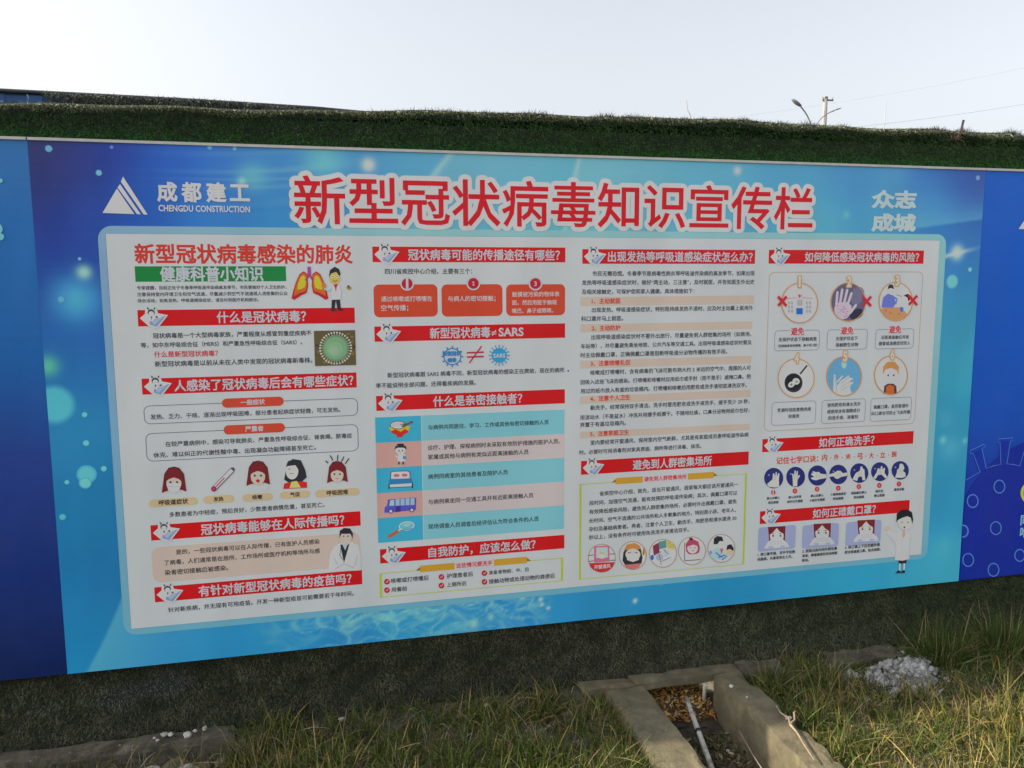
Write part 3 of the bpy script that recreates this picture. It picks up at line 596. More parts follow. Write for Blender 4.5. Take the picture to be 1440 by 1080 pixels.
# outlined boxes with pills
def outbox(k, c, col=K(70, 75, 85), r=.022, w_=.0024, name='outlined_box', fill=None):
    p = Print(3).at(k); b = p.box4(*c)
    if fill: p.rr(*b, r, fill)
    if w_: p.rr(*b, r, col, w_)
    return done(p, name)
def pill(k, x, y, wd, h, col, t, tw, tcol=WHITE, off=.03, parent=None):
    p = Print(4.5).at(k); u, v = uv(k, x, y); a = uv(k, x-wd/2, y)[0]; b = uv(k, x+wd/2, y)[0]
    p.rr(a, v-h/2, b, v+h/2, h*.499, col)
    if t: p.ctext(t, x, y, tw, tcol, off=off)
    if parent is not None: return p.build('pill', M_PRINT, parent)
    return done(p, 'pill')
o = outbox('r2', (125, 176, 250, 1001, 148, 218)); pill('r2', 571, 162, 254, .036, ORED, '一般症状', 100, parent=o)
o = outbox('r2', (134, 290, 404, 1003, 255, 362)); pill('r2', 577, 271, 252, .036, ORED, '严重者', 76, parent=o)
o = outbox('r2', (158, 752, 892, 1012, 703, 845), fill=K(180, 160, 146), w_=0, r=.03, name='tan_box')
p = Print(4)
for k, x0, y0, x1, y1, t in (('r2', 255, 775, 845, 737, '是的，一些冠状病毒可以在人际传播，已有医护人员感染'), ('r2', 207, 822, 846, 772, '了病毒，人们通常是在居所、工作场所或医疗机构等场所与感'), ('r2', 209, 860, 470, 844, '染者密切接触后被感染。')): p.at(k).text(t, x0, y0, x1, y1, TXT, off=.014)
p.build('paragraph', M_PRINT, o)
for c, bx, ts, n_ in (((110, 302, 500, 498, 302, 500), (313, 298), (('通过咳嗽或打喷嚏在', 155, 390, 465), ('空气传播；', 155, 445, 320)), '1'), ((522, 302, 497, 892, 301, 495), (715, 296), (('与病人的密切接触；', 560, 388, 850),), '2'),
                      ((914, 302, 492, 1272, 301, 491), (1092, 297), (('触摸被污染的物体表', 950, 362, 1238), ('面，然后用脏手触碰', 950, 412, 1222), ('嘴巴、鼻子或眼睛。', 950, 462, 1200)), '3')):
    p = Print(3).at('r3'); p.rr(*p.box4(*c), .022, K(198, 62, 38)); o = done(p, 'orange_box')
    p = Print(4).at('r3')
    for t, x, y, x2 in ts: p.text(t, x, y, x2, y, K(228, 205, 200), off=.012)
    p.build('box_lettering', M_PRINT, o)
    p = Print(4.5).at('r3'); p.ell(*bx, 42, 42, WHITE, n=24); p.ell(*bx, 33, 33, K(168, 24, 38), n=24); p.ctext(n_, *bx, 15, WHITE, off=.03); p.build('number_badge', M_PRINT, o)

# ---- pictures
SK = K(205, 165, 150); HAIR = K(110, 28, 32); DK = K(40, 38, 45); LW = K(200, 202, 210)
def pic(k, fn, name='illustration', label=None):
    p = Print(6).at(k); fn(p); return done(p, name, label=label)
def face(p, x, y, s, hair=HAIR, mask=False, mouth=None, long=True, skin=SK):
    if long: p.poly([(x-s*.95, y+s*1.0), (x-s*.75, y-s*.5), (x-s*.4, y-s), (x+s*.4, y-s), (x+s*.8, y-s*.5), (x+s*1.0, y+s*.9), (x+s*.6, y+s*.75), (x-s*.55, y+s*.85)], hair)
    p.ell(x, y-s*.15, s*.78, s*.92, DK); p.ell(x, y-s*.15, s*.72, s*.86, hair)
    p.ell(x, y+s*.22, s*.6, s*.72, skin)
    p.poly([(x-s*.62, y+s*.1), (x-s*.5, y-s*.45), (x, y-s*.62), (x+s*.5, y-s*.45), (x+s*.62, y+s*.1), (x+s*.38, y-s*.1), (x, y-s*.22), (x-s*.4, y-s*.08)], hair)
    for q in (-1, 1): p.ell(x+q*s*.26, y+s*.16, s*.09, s*.09, DK, n=8)
    if mask: p.poly([(x-s*.58, y+s*.30), (x, y+s*.2), (x+s*.58, y+s*.26), (x+s*.42, y+s*.86), (x, y+s*1.0), (x-s*.42, y+s*.88)], LW); p.line([(x-s*.5, y+s*.52), (x+s*.5, y+s*.48)], .0015, K(150, 155, 165))
    elif mouth: p.ell(x, y+s*.6, s*.16, s*.14, mouth, n=10)
    else: p.line([(x-s*.14, y+s*.6), (x+s*.14, y+s*.58)], .0022, K(140, 50, 50))
def sym_pill(x, y, wd, t, tw): return pill('r2', x, y, wd, .030, K(216, 158, 120), t, tw, BLACK, .035)
for a in ((245, 572, 200, '呼吸道症状', 122), (430, 560, 126, '发热', 42), (590, 552, 124, '咳嗽', 42), (744, 541, 122, '气促', 42), (918, 533, 182, '呼吸困难', 88)): sym_pill(*a)
pic('r2', lambda p: face(p, 247, 482, 52, mask=True), label='face wearing a mask')
def thermo(p):
    p.line([(412, 517), (487, 440)], .020, K(90, 60, 80)); p.ell(488, 438, 9, 9, K(90, 60, 80)); p.line([(414, 514), (486, 440)], .015, LW); p.line([(410, 519), (455, 472)], .0045, K(170, 50, 80)); p.ell(411, 518, 11, 11, K(120, 30, 70)); p.ell(411, 518, 7, 7, K(170, 50, 90))
pic('r2', thermo, label='thermometer')
def cough(p): face(p, 592, 455, 50, mouth=K(170, 30, 50)); p.poly([(606, 520), (622, 500), (634, 510), (628, 522)], LW)
pic('r2', cough, label='coughing face')
def lady(p):
    p.poly([(700, 480), (712, 410), (735, 395), (768, 400), (786, 440), (792, 470), (770, 490), (755, 488), (740, 505)], DK); p.ell(732, 445, 26, 34, K(205, 190, 170)); p.poly([(707, 425), (718, 402), (750, 400), (760, 440), (745, 420)], DK)
    p.poly([(696, 518), (700, 496), (722, 490), (775, 487), (793, 490), (793, 513)], K(185, 35, 35)); p.poly([(722, 514), (730, 488), (752, 485), (768, 512)], K(190, 175, 90)); p.line([(722, 455), (738, 454)], .002, K(150, 50, 50)); p.line([(716, 437), (726, 436)], .002, DK)
pic('r2', lady, label='woman with dark hair and closed eyes')
def ache(p):
    face(p, 917, 450, 44)
    for a, b in (((880, 412), (870, 402)), ((900, 400), (888, 380)), ((918, 402), (920, 378)), ((935, 405), (945, 385)), ((950, 415), (966, 392))): p.line([a, b], .004, DK)
pic('r2', ache, label='face with pain marks above the head')
def doctor(p):
    p.poly([(880, 858), (886, 790), (905, 752), (935, 740), (975, 735), (1005, 748), (1014, 790), (1014, 852)], K(190, 196, 208)); p.poly([(930, 748), (945, 822), (968, 742)], DK); p.poly([(938, 745), (950, 770), (962, 742), (950, 735)], K(150, 170, 190))
    p.ell(953, 715, 24, 34, K(200, 165, 150)); p.poly([(926, 720), (928, 690), (945, 678), (970, 680), (982, 700), (980, 722), (972, 702), (935, 702)], DK); p.line([(910, 845), (945, 825), (985, 842)], .003, K(140, 148, 165)); p.line([(905, 800), (918, 830)], .002, K(140, 148, 165)); p.line([(1000, 790), (990, 835)], .002, K(140, 148, 165))
    for q in (944, 961): p.ell(q, 712, 3, 3, DK, n=6)
    p.line([(935, 745), (928, 790), (940, 808)], .002, DK)
pic('r2', doctor, label='doctor in a white coat with folded arms')
def lungs(p):
    Y1 = K(215, 165, 40); O1 = K(205, 90, 30); R1 = K(165, 25, 35)
    for sg, cx in ((-1, 1096), (1, 1178)):
        L = lambda pts, c: p.poly([(cx+sg*x, y) for x, y in pts], c)
        L([(-28, 560), (-10, 545), (12, 560), (30, 600), (45, 650), (52, 682), (38, 690), (5, 668), (-24, 655), (-32, 620)], R1)
        L([(-24, 565), (-10, 552), (10, 566), (26, 602), (38, 650), (40, 672), (10, 655), (-20, 645), (-27, 615)], O1)
        L([(-18, 575), (-8, 565), (6, 575), (18, 605), (24, 638), (6, 636), (-14, 628), (-20, 605)], Y1)
    p.line([(1133, 522), (1134, 565)], .013, K(150, 60, 130)); p.line([(1134, 562), (1115, 592)], .007, K(150, 50, 100)); p.line([(1134, 562), (1152, 590)], .007, K(150, 50, 100))
pic('r1', lungs, label='yellow and red lungs')
def smalldoc(p):
    p.poly([(1248, 682), (1246, 735), (1262, 738), (1268, 690), (1276, 736), (1294, 736), (1288, 682)], DK); p.ell(1254, 742, 14, 5, DK); p.ell(1292, 740, 15, 5, DK)
    p.poly([(1244, 690), (1248, 622), (1268, 610), (1290, 618), (1296, 650), (1292, 688)], K(205, 207, 214)); p.poly([(1255, 612), (1268, 635), (1280, 610)], K(185, 40, 40)); p.poly([(1262, 618), (1268, 650), (1274, 618)], K(175, 30, 35))
    p.line([(1248, 630), (1228, 645), (1210, 632)], .006, K(140, 190, 200)); p.ell(1207, 618, 12, 14, K(200, 110, 50))
    p.ell(1263, 578, 27, 30, K(205, 160, 60)); p.poly([(1233, 575), (1238, 540), (1262, 522), (1284, 534), (1292, 560), (1286, 570), (1270, 548), (1246, 556)], DK)
    for q in (1254, 1275): p.ell(q, 572, 9, 8, K(210, 212, 218), n=12); p.ell(q, 572, 3, 3, DK, n=6)
    p.line([(1254, 592), (1266, 597), (1276, 591)], .003, K(150, 40, 40)); p.ell(1335, 630, 12, 8, K(150, 110, 40)); p.ell(1332, 622, 6, 6, K(90, 50, 40))
pic('r1', smalldoc, label='small cartoon doctor beside the lungs')
def virus(p):
    a = p.box4(1160, 846, 1024, 1368, 844, 1020); p.grid(*a, K(88, 76, 48), .03)
    random.seed(3)
    for i in range(26): p.ell(random.uniform(1172, 1356), random.uniform(856, 1010), random.uniform(6, 16), random.uniform(5, 13), random.choice([K(120, 92, 50), K(66, 58, 40), K(104, 96, 60), K(130, 100, 64)]), n=8)
    p.ell(1267, 934, 66, 66, K(96, 128, 98), n=28); p.ell(1267, 934, 58, 58, K(112, 150, 108), n=28); p.ell(1264, 940, 40, 38, K(120, 158, 120)); p.ell(1258, 948, 24, 22, K(136, 160, 128))
    for i in range(34):
        t = 2*math.pi*i/34; c, s = math.cos(t), math.sin(t); p.line([(1267+64*c, 934+64*s), (1267+76*c, 934+76*s)], .0022, K(160, 170, 140)); p.ell(1267+79*c, 934+79*s, 5, 5, K(190, 195, 170), n=6)
pic('r1', virus, 'picture', 'green virus particle on a brown square')
def vir1(p):
    B1 = K(40, 110, 165); p.ring(587, 740, 54, 52, 6, B1)
    for i in range(12): t = 2*math.pi*i/12; c, s = math.cos(t), math.sin(t); p.line([(587+52*c, 740+50*s), (587+61*c, 740+59*s)], .004, B1); p.ell(587+62*c, 740+60*s, 5, 5, B1, n=8)
    p.text('新型冠状', 527, 722, 642, 721, B1, off=.05); p.text('病毒', 556, 762, 612, 761, B1, off=.05)
pic('r3', vir1, label='blue outlined virus with words')
pic('r3', lambda p: (p.line([(675, 717), (778, 713)], .0065, K(165, 40, 60)), p.line([(675, 743), (778, 739)], .0065, K(165, 40, 60)), p.line([(690, 780), (765, 676)], .0055, K(165, 40, 60))), 'unequal_sign')
def vir2(p):
    B2 = K(45, 135, 185); p.ell(872, 733, 46, 44, B2, n=24)
    for i in range(16): t = 2*math.pi*i/16; c, s = math.cos(t), math.sin(t); p.line([(872+42*c, 733+42*s), (872+60*c, 733+60*s)], .0035, B2); p.ell(872+61*c, 733+61*s, 4, 4, B2, n=8)
    p.ctext('SARS', 872, 734, 72, K(200, 215, 225), off=.03)
pic('r3', vir2, label='solid blue spiky virus')
p = Print(4).at('r3'); p.ell(1291, 827, 5, 5, BLACK); done(p, 'ink_dot')

# table of close contacts
u0, us, u1 = uv('r4', 72, 400)[0], uv('r4', 311, 400)[0], uv('r4', 1055, 380)[0]; vt = (uv('r4', 70, 100)[1]+uv('r4', 1055, 60)[1])/2; vb = (uv('r4', 84, 755)[1]+uv('r4', 1054, 685)[1])/2; rh = (vt-vb)/5
tabl = (('与病例共同居住、学习、工作或其他有密切接触的人员', 342, 153, 973, 125), ('病例同病室的其他患者及陪护人员', 342, 412, 760, 386), ('与病例乘坐同一交通工具并有近距离接触人员', 343, 543, 893, 508), ('现场调查人员调查后经评估认为符合条件的人员', 343, 671, 921, 632))
TR_ = ([tabl[0]], [('诊疗、护理、探视病例时未采取有效防护措施的医护人员、', 340, 259, 1033, 226), ('家属或其他与病例有类似近距离接触的人员', 342, 306, 868, 283)], [tabl[1]], [tabl[2]], [tabl[3]])
def bowl(p):
    p.poly([(135, 152), (250, 145), (238, 178), (208, 195), (185, 196), (150, 180)], K(190, 40, 30)); p.poly([(136, 152), (250, 145), (240, 172), (222, 160), (200, 175), (170, 162), (150, 172)], K(205, 160, 50)); p.poly([(176, 192), (212, 190), (208, 203), (180, 205)], K(180, 40, 30))
    p.ell(185, 140, 42, 22, DK); p.ell(185, 140, 39, 19, LW); p.line([(205, 148), (262, 122)], .008, K(90, 60, 45)); p.line([(198, 138), (252, 128)], .005, K(120, 80, 50))
    for i in range(7): p.line([(155+i*9, 146), (160+i*9, 128)], .0015, K(150, 150, 155))
def nurse(p):
    p.poly([(182, 330), (184, 296), (200, 290), (220, 292), (228, 325), (212, 334)], LW); p.ell(198, 272, 26, 22, K(210, 195, 190)); p.poly([(166, 268), (172, 250), (200, 245), (226, 250), (230, 268), (214, 258), (184, 258)], DK); p.ell(198, 243, 20, 6, DK); p.ell(190, 275, 3.5, 4, DK, n=8); p.ell(208, 274, 3.5, 4, DK, n=8)
    p.line([(172, 300), (184, 312)], .005, LW); p.line([(190, 332), (189, 346)], .006, DK); p.line([(211, 332), (212, 346)], .006, DK); p.poly([(212, 300), (228, 305), (224, 322), (210, 316)], K(60, 120, 165)); p.line([(195, 286), (202, 286)], .002, K(150, 60, 60))
def bed(p):
    p.poly([(142, 430), (146, 384), (160, 380), (240, 378), (249, 388), (250, 425)], K(55, 70, 90)); p.poly([(147, 422), (150, 388), (160, 384), (238, 382), (245, 390), (246, 420)], K(200, 202, 210)); p.ell(177, 404, 16, 8, K(185, 90, 100)); p.ell(219, 402, 16, 8, K(185, 90, 100))
    p.poly([(140, 424), (254, 418), (262, 444), (136, 452)], K(40, 110, 155)); p.poly([(136, 452), (262, 444), (262, 460), (136, 466)], LW); p.line([(138, 450), (138, 475)], .005, DK); p.line([(260, 444), (260, 470)], .005, DK); p.line([(136, 468), (262, 462)], .002, DK)
def bus(p):
    BP = K(78, 72, 165); p.poly([(113, 594), (115, 572), (128, 560), (132, 530), (272, 518), (280, 524), (278, 585), (200, 592), (116, 600)], BP)
    for i in range(4): x = 172+i*26; p.poly([(x, 562-i), (x, 528-i*2), (x+21, 526-i*2), (x+21, 561-i)], K(140, 165, 200))
    p.poly([(140, 562), (143, 534), (165, 531), (165, 562)], K(150, 175, 205)); p.poly([(172, 596), (172, 566), (198, 564), (198, 593)], K(50, 45, 125))
    for x in (147, 257): p.ell(x, 591-(x-147)*.06, 12, 12, DK); p.ell(x, 591-(x-147)*.06, 8, 8, K(190, 190, 180))
def magn(p):
    p.line([(133, 727), (190, 692)], .014, K(160, 90, 50)); p.line([(185, 694), (205, 682)], .006, LW); p.ell(230, 668, 42, 24, K(190, 195, 200), rot=-8); p.ell(230, 668, 36, 19, K(95, 165, 195), rot=-8); p.line([(205, 690), (262, 682)], .003, K(90, 110, 160)); p.ell(232, 662, 22, 9, K(130, 185, 205), rot=-8)
for i, (fn, lb) in enumerate(((bowl, 'red rice bowl with chopsticks'), (nurse, 'nurse'), (bed, 'hospital bed'), (bus, 'purple bus'), (magn, 'magnifying glass'))):
    p = Print(3); a, b = vt-i*rh, vt-(i+1)*rh
    p.grid(u0, b, us, a, K(52, 150, 178) if i % 2 == 0 else K(190, 138, 128), .06); p.grid(us+.003, b, u1, a, K(112, 168, 192) if i % 2 == 0 else K(178, 164, 160), .06)
    o = done(p, 'table_row'); t = Print(4).at('r4')
    for s_, x0, y0, x1, y1 in TR_[i]: t.text(s_, x0, y0, x1, y1, TXT, off=.014)
    t.build('row_lettering', M_PRINT, o); t = Print(4).at('r4'); fn(t); q = t.build('illustration', M_PRINT, o); q['label'] = lb
# boxes with lime outline and ribbon
GRN = K(160, 170, 60); RIB = K(205, 135, 40)
def ribbon(k, c, rib, t, tw):
    p = Print(3).at(k); b = p.box4(*c); p.uline([(b[0]+.004, b[1]), (b[0]+.004, b[3])], .010, GRN); p.uline([(b[2]-.004, b[1]), (b[2]-.004, b[3])], .010, GRN); p.uline([(b[0], b[1]), (b[2], b[1])], .0035, GRN); p.uline([(b[0], b[3]), (b[2], b[3])], .0035, GRN)
    x0, y0, x1, y1, h = rib; a, e = uv(k, x0, y0), uv(k, x1, y1); v = (a[1]+e[1])/2; gp = uv(k, x0, y0-h/2)[1]-uv(k, x0, y0+h/2)[1]
    p.upoly([(a[0]-.018, b[3]-.001), (a[0]+.006, v+gp/2), (a[0]+.012, v-gp*.2)], K(130, 85, 40)); p.upoly([(e[0]+.018, b[3]-.001), (e[0]-.006, v+gp/2), (e[0]-.012, v-gp*.2)], K(130, 85, 40))
    p.upoly([(a[0], v-gp/2), (e[0], v-gp/2), (e[0], v+gp/2), (a[0], v+gp/2)], RIB)
    mx = (x0+x1)/2; mu = (a[0]+e[0])/2; wd = (uv(k, mx+tw/2, y0)[0]-uv(k, mx-tw/2, y0)[0])/2
    p.upoly([(mu-wd-.006, v-gp/2-.002), (mu+wd+.006, v-gp/2-.002), (mu+wd+.006, v+gp/2+.003), (mu-wd-.006, v+gp/2+.003)], K(180, 172, 175))
    p.utext(t, mu-wd, mu+wd, v, K(195, 40, 40), off=.03)
    return done(p, 'lime_box')
o = ribbon('r4', (90, 915, 1041, 1048, 838, 955), (300, 889, 860, 850, 34), '这些情况要洗手', 190)
for x, y, x0, x1, y1, t in ((127, 960, 148, 345, 938, '咳嗽或打喷嚏后'), (127, 1004, 150, 232, 997, '用餐前'), (412, 935, 440, 577, 918, '护理患者后'), (412, 980, 440, 543, 968, '上厕所后'), (637, 915, 660, 870, 896, '准备食物前、中、后'), (637, 961, 660, 1005, 930, '接触动物或处理动物的粪便后')):
    p = Print(4).at('r4'); p.ell(x, y, 15, 15, K(175, 28, 36)); p.line([(x-6, y-1), (x-1, y+5), (x+7, y-8)], .003, WHITE); p.text(t, x0, y-3, x1, y1, TXT, off=.014)
    p.build('checklist_item', M_PRINT, o)
o = ribbon('r6', (63, 432, 1008, 1072, 377, 925), (283, 411, 880, 385, 38), '避免到人群密集场所', 258)
def circ(p, x, y, r=84): p.ell(x, y, r, r+3, K(150, 110, 80), n=30); p.ell(x, y, r-4, r-1, K(196, 200, 208), n=30)
def c1(p):
    circ(p, 199, 885); p.poly([(152, 812), (244, 808), (246, 905), (152, 912)], K(185, 95, 120)); p.poly([(165, 820), (235, 818), (236, 880), (165, 885)], K(165, 190, 205)); p.ell(200, 862, 18, 18, K(200, 170, 110)); p.ell(200, 874, 22, 14, LW)
    p.poly([(122, 915), (276, 908), (262, 940), (230, 965), (190, 970), (150, 958), (130, 938)], K(190, 40, 45)); p.ctext('开窗通风', 202, 936, 100, K(225, 180, 185), off=.03)
    for a in ((118, 868, 150, 865), (118, 905, 150, 900), (246, 860, 280, 858), (246, 898, 280, 896)): p.line([a[:2], a[2:]], .003, DK)
def c2(p):
    circ(p, 387, 868); p.poly([(325, 900), (330, 850), (350, 815), (400, 800), (435, 825), (446, 880), (440, 920), (340, 925)], DK); p.poly([(334, 835), (350, 802), (400, 792), (430, 810), (438, 830)], K(190, 120, 60)); p.ell(388, 862, 46, 36, K(195, 175, 165)); p.poly([(348, 862), (428, 855), (424, 895), (388, 908), (352, 896)], LW)
    for q in (366, 408): p.line([(q-9, 852), (q+9, 850)], .003, DK)
    p.poly([(335, 925), (440, 915), (425, 940), (390, 952), (350, 945)], K(190, 100, 100)); p.ell(455, 850, 10, 16, K(200, 150, 60)); p.line([(455, 820), (452, 865)], .003, DK)
def c3(p):
    circ(p, 570, 855); p.poly([(508, 810), (545, 790), (550, 850), (515, 870)], K(120, 45, 70)); p.poly([(545, 785), (590, 775), (592, 820), (548, 830)], K(80, 130, 120)); p.poly([(590, 780), (630, 790), (640, 830), (600, 825)], K(190, 160, 70)); p.ell(590, 855, 20, 24, K(170, 170, 175)); p.ell(550, 880, 22, 22, K(150, 155, 165)); p.ell(605, 890, 22, 20, K(175, 178, 182)); p.ell(505, 880, 10, 16, K(40, 90, 170)); p.poly([(520, 905), (560, 895), (610, 905), (590, 930), (545, 935)], K(185, 188, 195))
    for a in ((545, 850, 560, 925), (575, 830, 600, 860), (560, 905, 615, 880), (520, 860, 560, 845)): p.line([a[:2], a[2:]], .0025, K(70, 75, 85))
def c4(p):
    circ(p, 747, 840); p.poly([(712, 845), (708, 800), (725, 775), (755, 770), (785, 785), (795, 820), (790, 850), (770, 860), (730, 862)], K(165, 60, 85)); p.ell(750, 825, 32, 32, K(205, 180, 178)); p.poly([(718, 815), (730, 790), (770, 788), (785, 812), (755, 802)], K(165, 60, 85)); p.poly([(722, 905), (728, 862), (775, 860), (785, 900)], K(205, 205, 212)); p.line([(702, 790), (702, 900)], .003, DK); p.line([(702, 900), (800, 893)], .003, DK)
    for q in (738, 764): p.line([(q-5, 822), (q+5, 821)], .0025, DK)
    p.ell(752, 838, 5, 4, K(150, 40, 60), n=8); p.ell(805, 830, 8, 14, K(175, 195, 180)); p.ell(740, 768, 12, 9, K(90, 40, 60))
def c5(p):
    circ(p, 925, 825); p.ell(908, 795, 26, 32, K(210, 190, 180)); p.poly([(878, 800), (880, 765), (900, 750), (930, 755), (938, 782), (915, 780), (900, 800)], DK); p.poly([(862, 880), (868, 840), (900, 822), (935, 830), (950, 870), (930, 895), (890, 895)], K(150, 195, 215)); p.ell(975, 845, 22, 24, K(205, 165, 135)); p.poly([(955, 835), (962, 805), (985, 800), (1000, 822), (998, 842), (978, 828)], DK); p.poly([(915, 825), (925, 860), (940, 828)], K(180, 90, 110))
    for a in ((890, 850, 930, 880), (905, 880, 950, 865), (930, 895, 960, 870)): p.line([a[:2], a[2:]], .006, K(60, 110, 170))
    p.ell(860, 850, 8, 12, K(110, 130, 170))
for fn, lb in ((c1, 'round picture of an open window'), (c2, 'round picture of a masked person with a hat'), (c3, 'round picture of a crowd'), (c4, 'round picture of a sleeping child'), (c5, 'round picture of a parent washing with a child')): p = Print(5).at('r6'); fn(p); q = p.build('round_picture', M_PRINT, o); q['label'] = lb

# risks: six numbered circles
OR = K(190, 130, 75)
o = outbox('r7', (70, 203, 1063, 893, 203, 1025), K(160, 130, 100), .025, .0028, 'large_outlined_box')
# corners of the box measured separately
bxs = {1: (112, 520, 628, 355, 518, 626), 2: (397, 515, 623, 613, 513, 621), 3: (659, 513, 618, 865, 511, 616), 4: (97, 908, 1033, 334, 902, 1024), 5: (368, 896, 1022, 603, 892, 1014), 6: (632, 886, 1012, 852, 882, 1002)}
tx = {1: (('无保护状态下接触病患', 133, 568, 340), ('（如接触患者的眼睛、鼻子和口腔）', 130, 602, 345)), 2: (('无保护状态下', 443, 564, 562), ('接触野生动物', 443, 598, 565)), 3: (('近距离接触任何有', 690, 557, 840), ('感冒或流感症状的人', 676, 590, 848)),
      4: (('烹调时彻底煮熟肉类', 126, 950, 310), ('和蛋类', 186, 985, 246)), 5: (('使用肥皂和清水洗手', 397, 922, 578), ('或使用含有酒精成分', 397, 957, 575), ('的洗手液、消毒剂', 403, 992, 563)), 6: (('佩戴口罩，虽然普通外', 648, 932, 838), ('科口罩也可防止飞沫传播', 636, 967, 846))}
def k1(p):
    x, y = 247, 370; p.ell(x, y, 96, 106, K(180, 184, 196), n=30)
    for a in ((232, 318, 262, 348), ): p.poly([(a[0], a[1]), (a[2], a[1]), (a[2], a[3]), (a[0], a[3])], K(200, 204, 212))
    p.line([(247, 322), (247, 342)], .005, K(170, 50, 50)); p.line([(237, 332), (258, 332)], .005, K(170, 50, 50)); p.line([(182, 345), (232, 342)], .002, K(170, 70, 70)); p.line([(262, 342), (315, 345)], .002, K(170, 70, 70))
    for i in range(3):
        for xx_ in (190, 206, 288, 304): p.ell(xx_, 370+i*22, 5, 8, K(90, 100, 115), n=8); p.ell(xx_, 370+i*22, 3, 6, K(190, 195, 205), n=8)
    for i in range(3): p.line([(238+i*10, 352), (238+i*10, 385)], .002, K(90, 100, 115))
    p.poly([(229, 398), (263, 398), (263, 431), (229, 431)], K(30, 95, 180))
def k2(p):
    p.ell(510, 365, 92, 102, K(88, 84, 108), n=30); p.ell(560, 330, 36, 50, K(104, 100, 122), rot=20); p.ell(555, 430, 40, 26, K(40, 42, 58), rot=-30); PK = K(205, 165, 190); PK2 = K(188, 140, 168)
    p.poly([(434, 400), (445, 370), (505, 365), (528, 385), (530, 420), (505, 452), (470, 462), (440, 440)], PK)
    for a in (((446, 380), (452, 312)), ((466, 372), (478, 298)), ((488, 370), (505, 300)), ((508, 376), (528, 318)), ((520, 425), (552, 382))): p.line([a[0], a[1]], .013, PK); p.ell(*a[1], 6, 7, PK, n=10)
    p.line([(455, 400), (490, 420)], .003, PK2); p.line([(452, 425), (500, 400)], .003, PK2)
    random.seed(2)
    for i in range(9): p.ell(random.uniform(450, 510), random.uniform(380, 445), 3.5, 3.5, K(175, 80, 115), n=6)
def k3(p):
    p.ell(768, 362, 88, 102, K(180, 184, 196), n=30); p.poly([(682, 410), (700, 395), (830, 393), (846, 410), (820, 450), (768, 466), (715, 450)], K(200, 130, 85)); p.poly([(690, 395), (700, 340), (725, 320), (755, 330), (770, 370), (755, 395)], K(95, 105, 175)); p.line([(745, 330), (775, 350), (768, 375)], .008, K(95, 105, 175)); p.ell(740, 298, 16, 20, K(200, 185, 180)); p.poly([(724, 296), (728, 278), (755, 278), (758, 296), (742, 288)], DK); p.ell(742, 275, 12, 5, DK)
    p.ell(826, 345, 18, 20, K(190, 190, 200)); p.poly([(810, 330), (835, 320), (848, 345), (838, 362), (830, 340)], DK); p.poly([(800, 400), (812, 370), (840, 368), (852, 400), (830, 430)], K(175, 185, 200)); p.ell(800, 405, 10, 14, K(50, 110, 180)); p.line([(772, 325), (800, 335)], .002, DK)
    for a in ((715, 412), (740, 425), (785, 430)): p.ell(*a, 4, 4, K(150, 80, 60), n=8)
def k4(p):
    p.ell(228, 778, 96, 102, K(180, 184, 196), n=30); p.line([(250, 755), (288, 708)], .008, DK); p.ell(214, 803, 49, 52, K(48, 50, 56), n=24); p.ell(213, 800, 42, 44, K(30, 32, 38), n=24); p.ell(203, 812, 20, 15, K(195, 195, 180), rot=-35); p.ell(228, 795, 20, 18, K(195, 195, 180), rot=10); p.ell(202, 812, 6, 6, K(110, 110, 90), n=8); p.ell(231, 797, 6, 6, K(120, 118, 95), n=8)
def k5(p):
    p.ell(488, 768, 92, 104, K(92, 145, 182), n=30); p.ell(488, 700, 14, 26, K(150, 185, 208)); H = K(178, 182, 172); H2 = K(190, 192, 184)
    p.poly([(428, 850), (432, 760), (440, 755), (450, 820), (470, 790), (505, 770), (525, 775), (520, 800), (535, 800), (520, 830), (530, 860), (490, 872), (455, 868)], H)
    for a in (((470, 820), (535, 778)), ((465, 838), (538, 800)), ((450, 800), (480, 765)), ((470, 800), (515, 765)), ((445, 845), (436, 765))): p.line([a[0], a[1]], .008, H2); p.line([(a[0][0]+4, a[0][1]+5), (a[1][0]+2, a[1][1]+5)], .0018, K(130, 145, 150))
def k6(p):
    p.ell(742, 762, 86, 100, K(180, 184, 196), n=30); p.poly([(702, 862), (706, 820), (725, 808), (755, 808), (770, 820), (774, 858), (742, 866)], K(70, 45, 45)); p.poly([(714, 862), (716, 825), (735, 812), (760, 822), (760, 860), (738, 866)], K(195, 90, 45)); p.ell(742, 765, 36, 42, K(212, 185, 175)); p.poly([(698, 760), (700, 715), (722, 690), (760, 688), (785, 715), (784, 758), (775, 735), (745, 722), (712, 730)], K(185, 125, 65))
    for q in (727, 757): p.ell(q, 762, 4.5, 5, DK, n=8)
    p.line([(735, 788), (742, 791), (749, 788)], .002, K(160, 70, 60)); p.poly([(716, 776), (768, 774), (764, 800), (742, 808), (720, 802)], K(205, 190, 185))
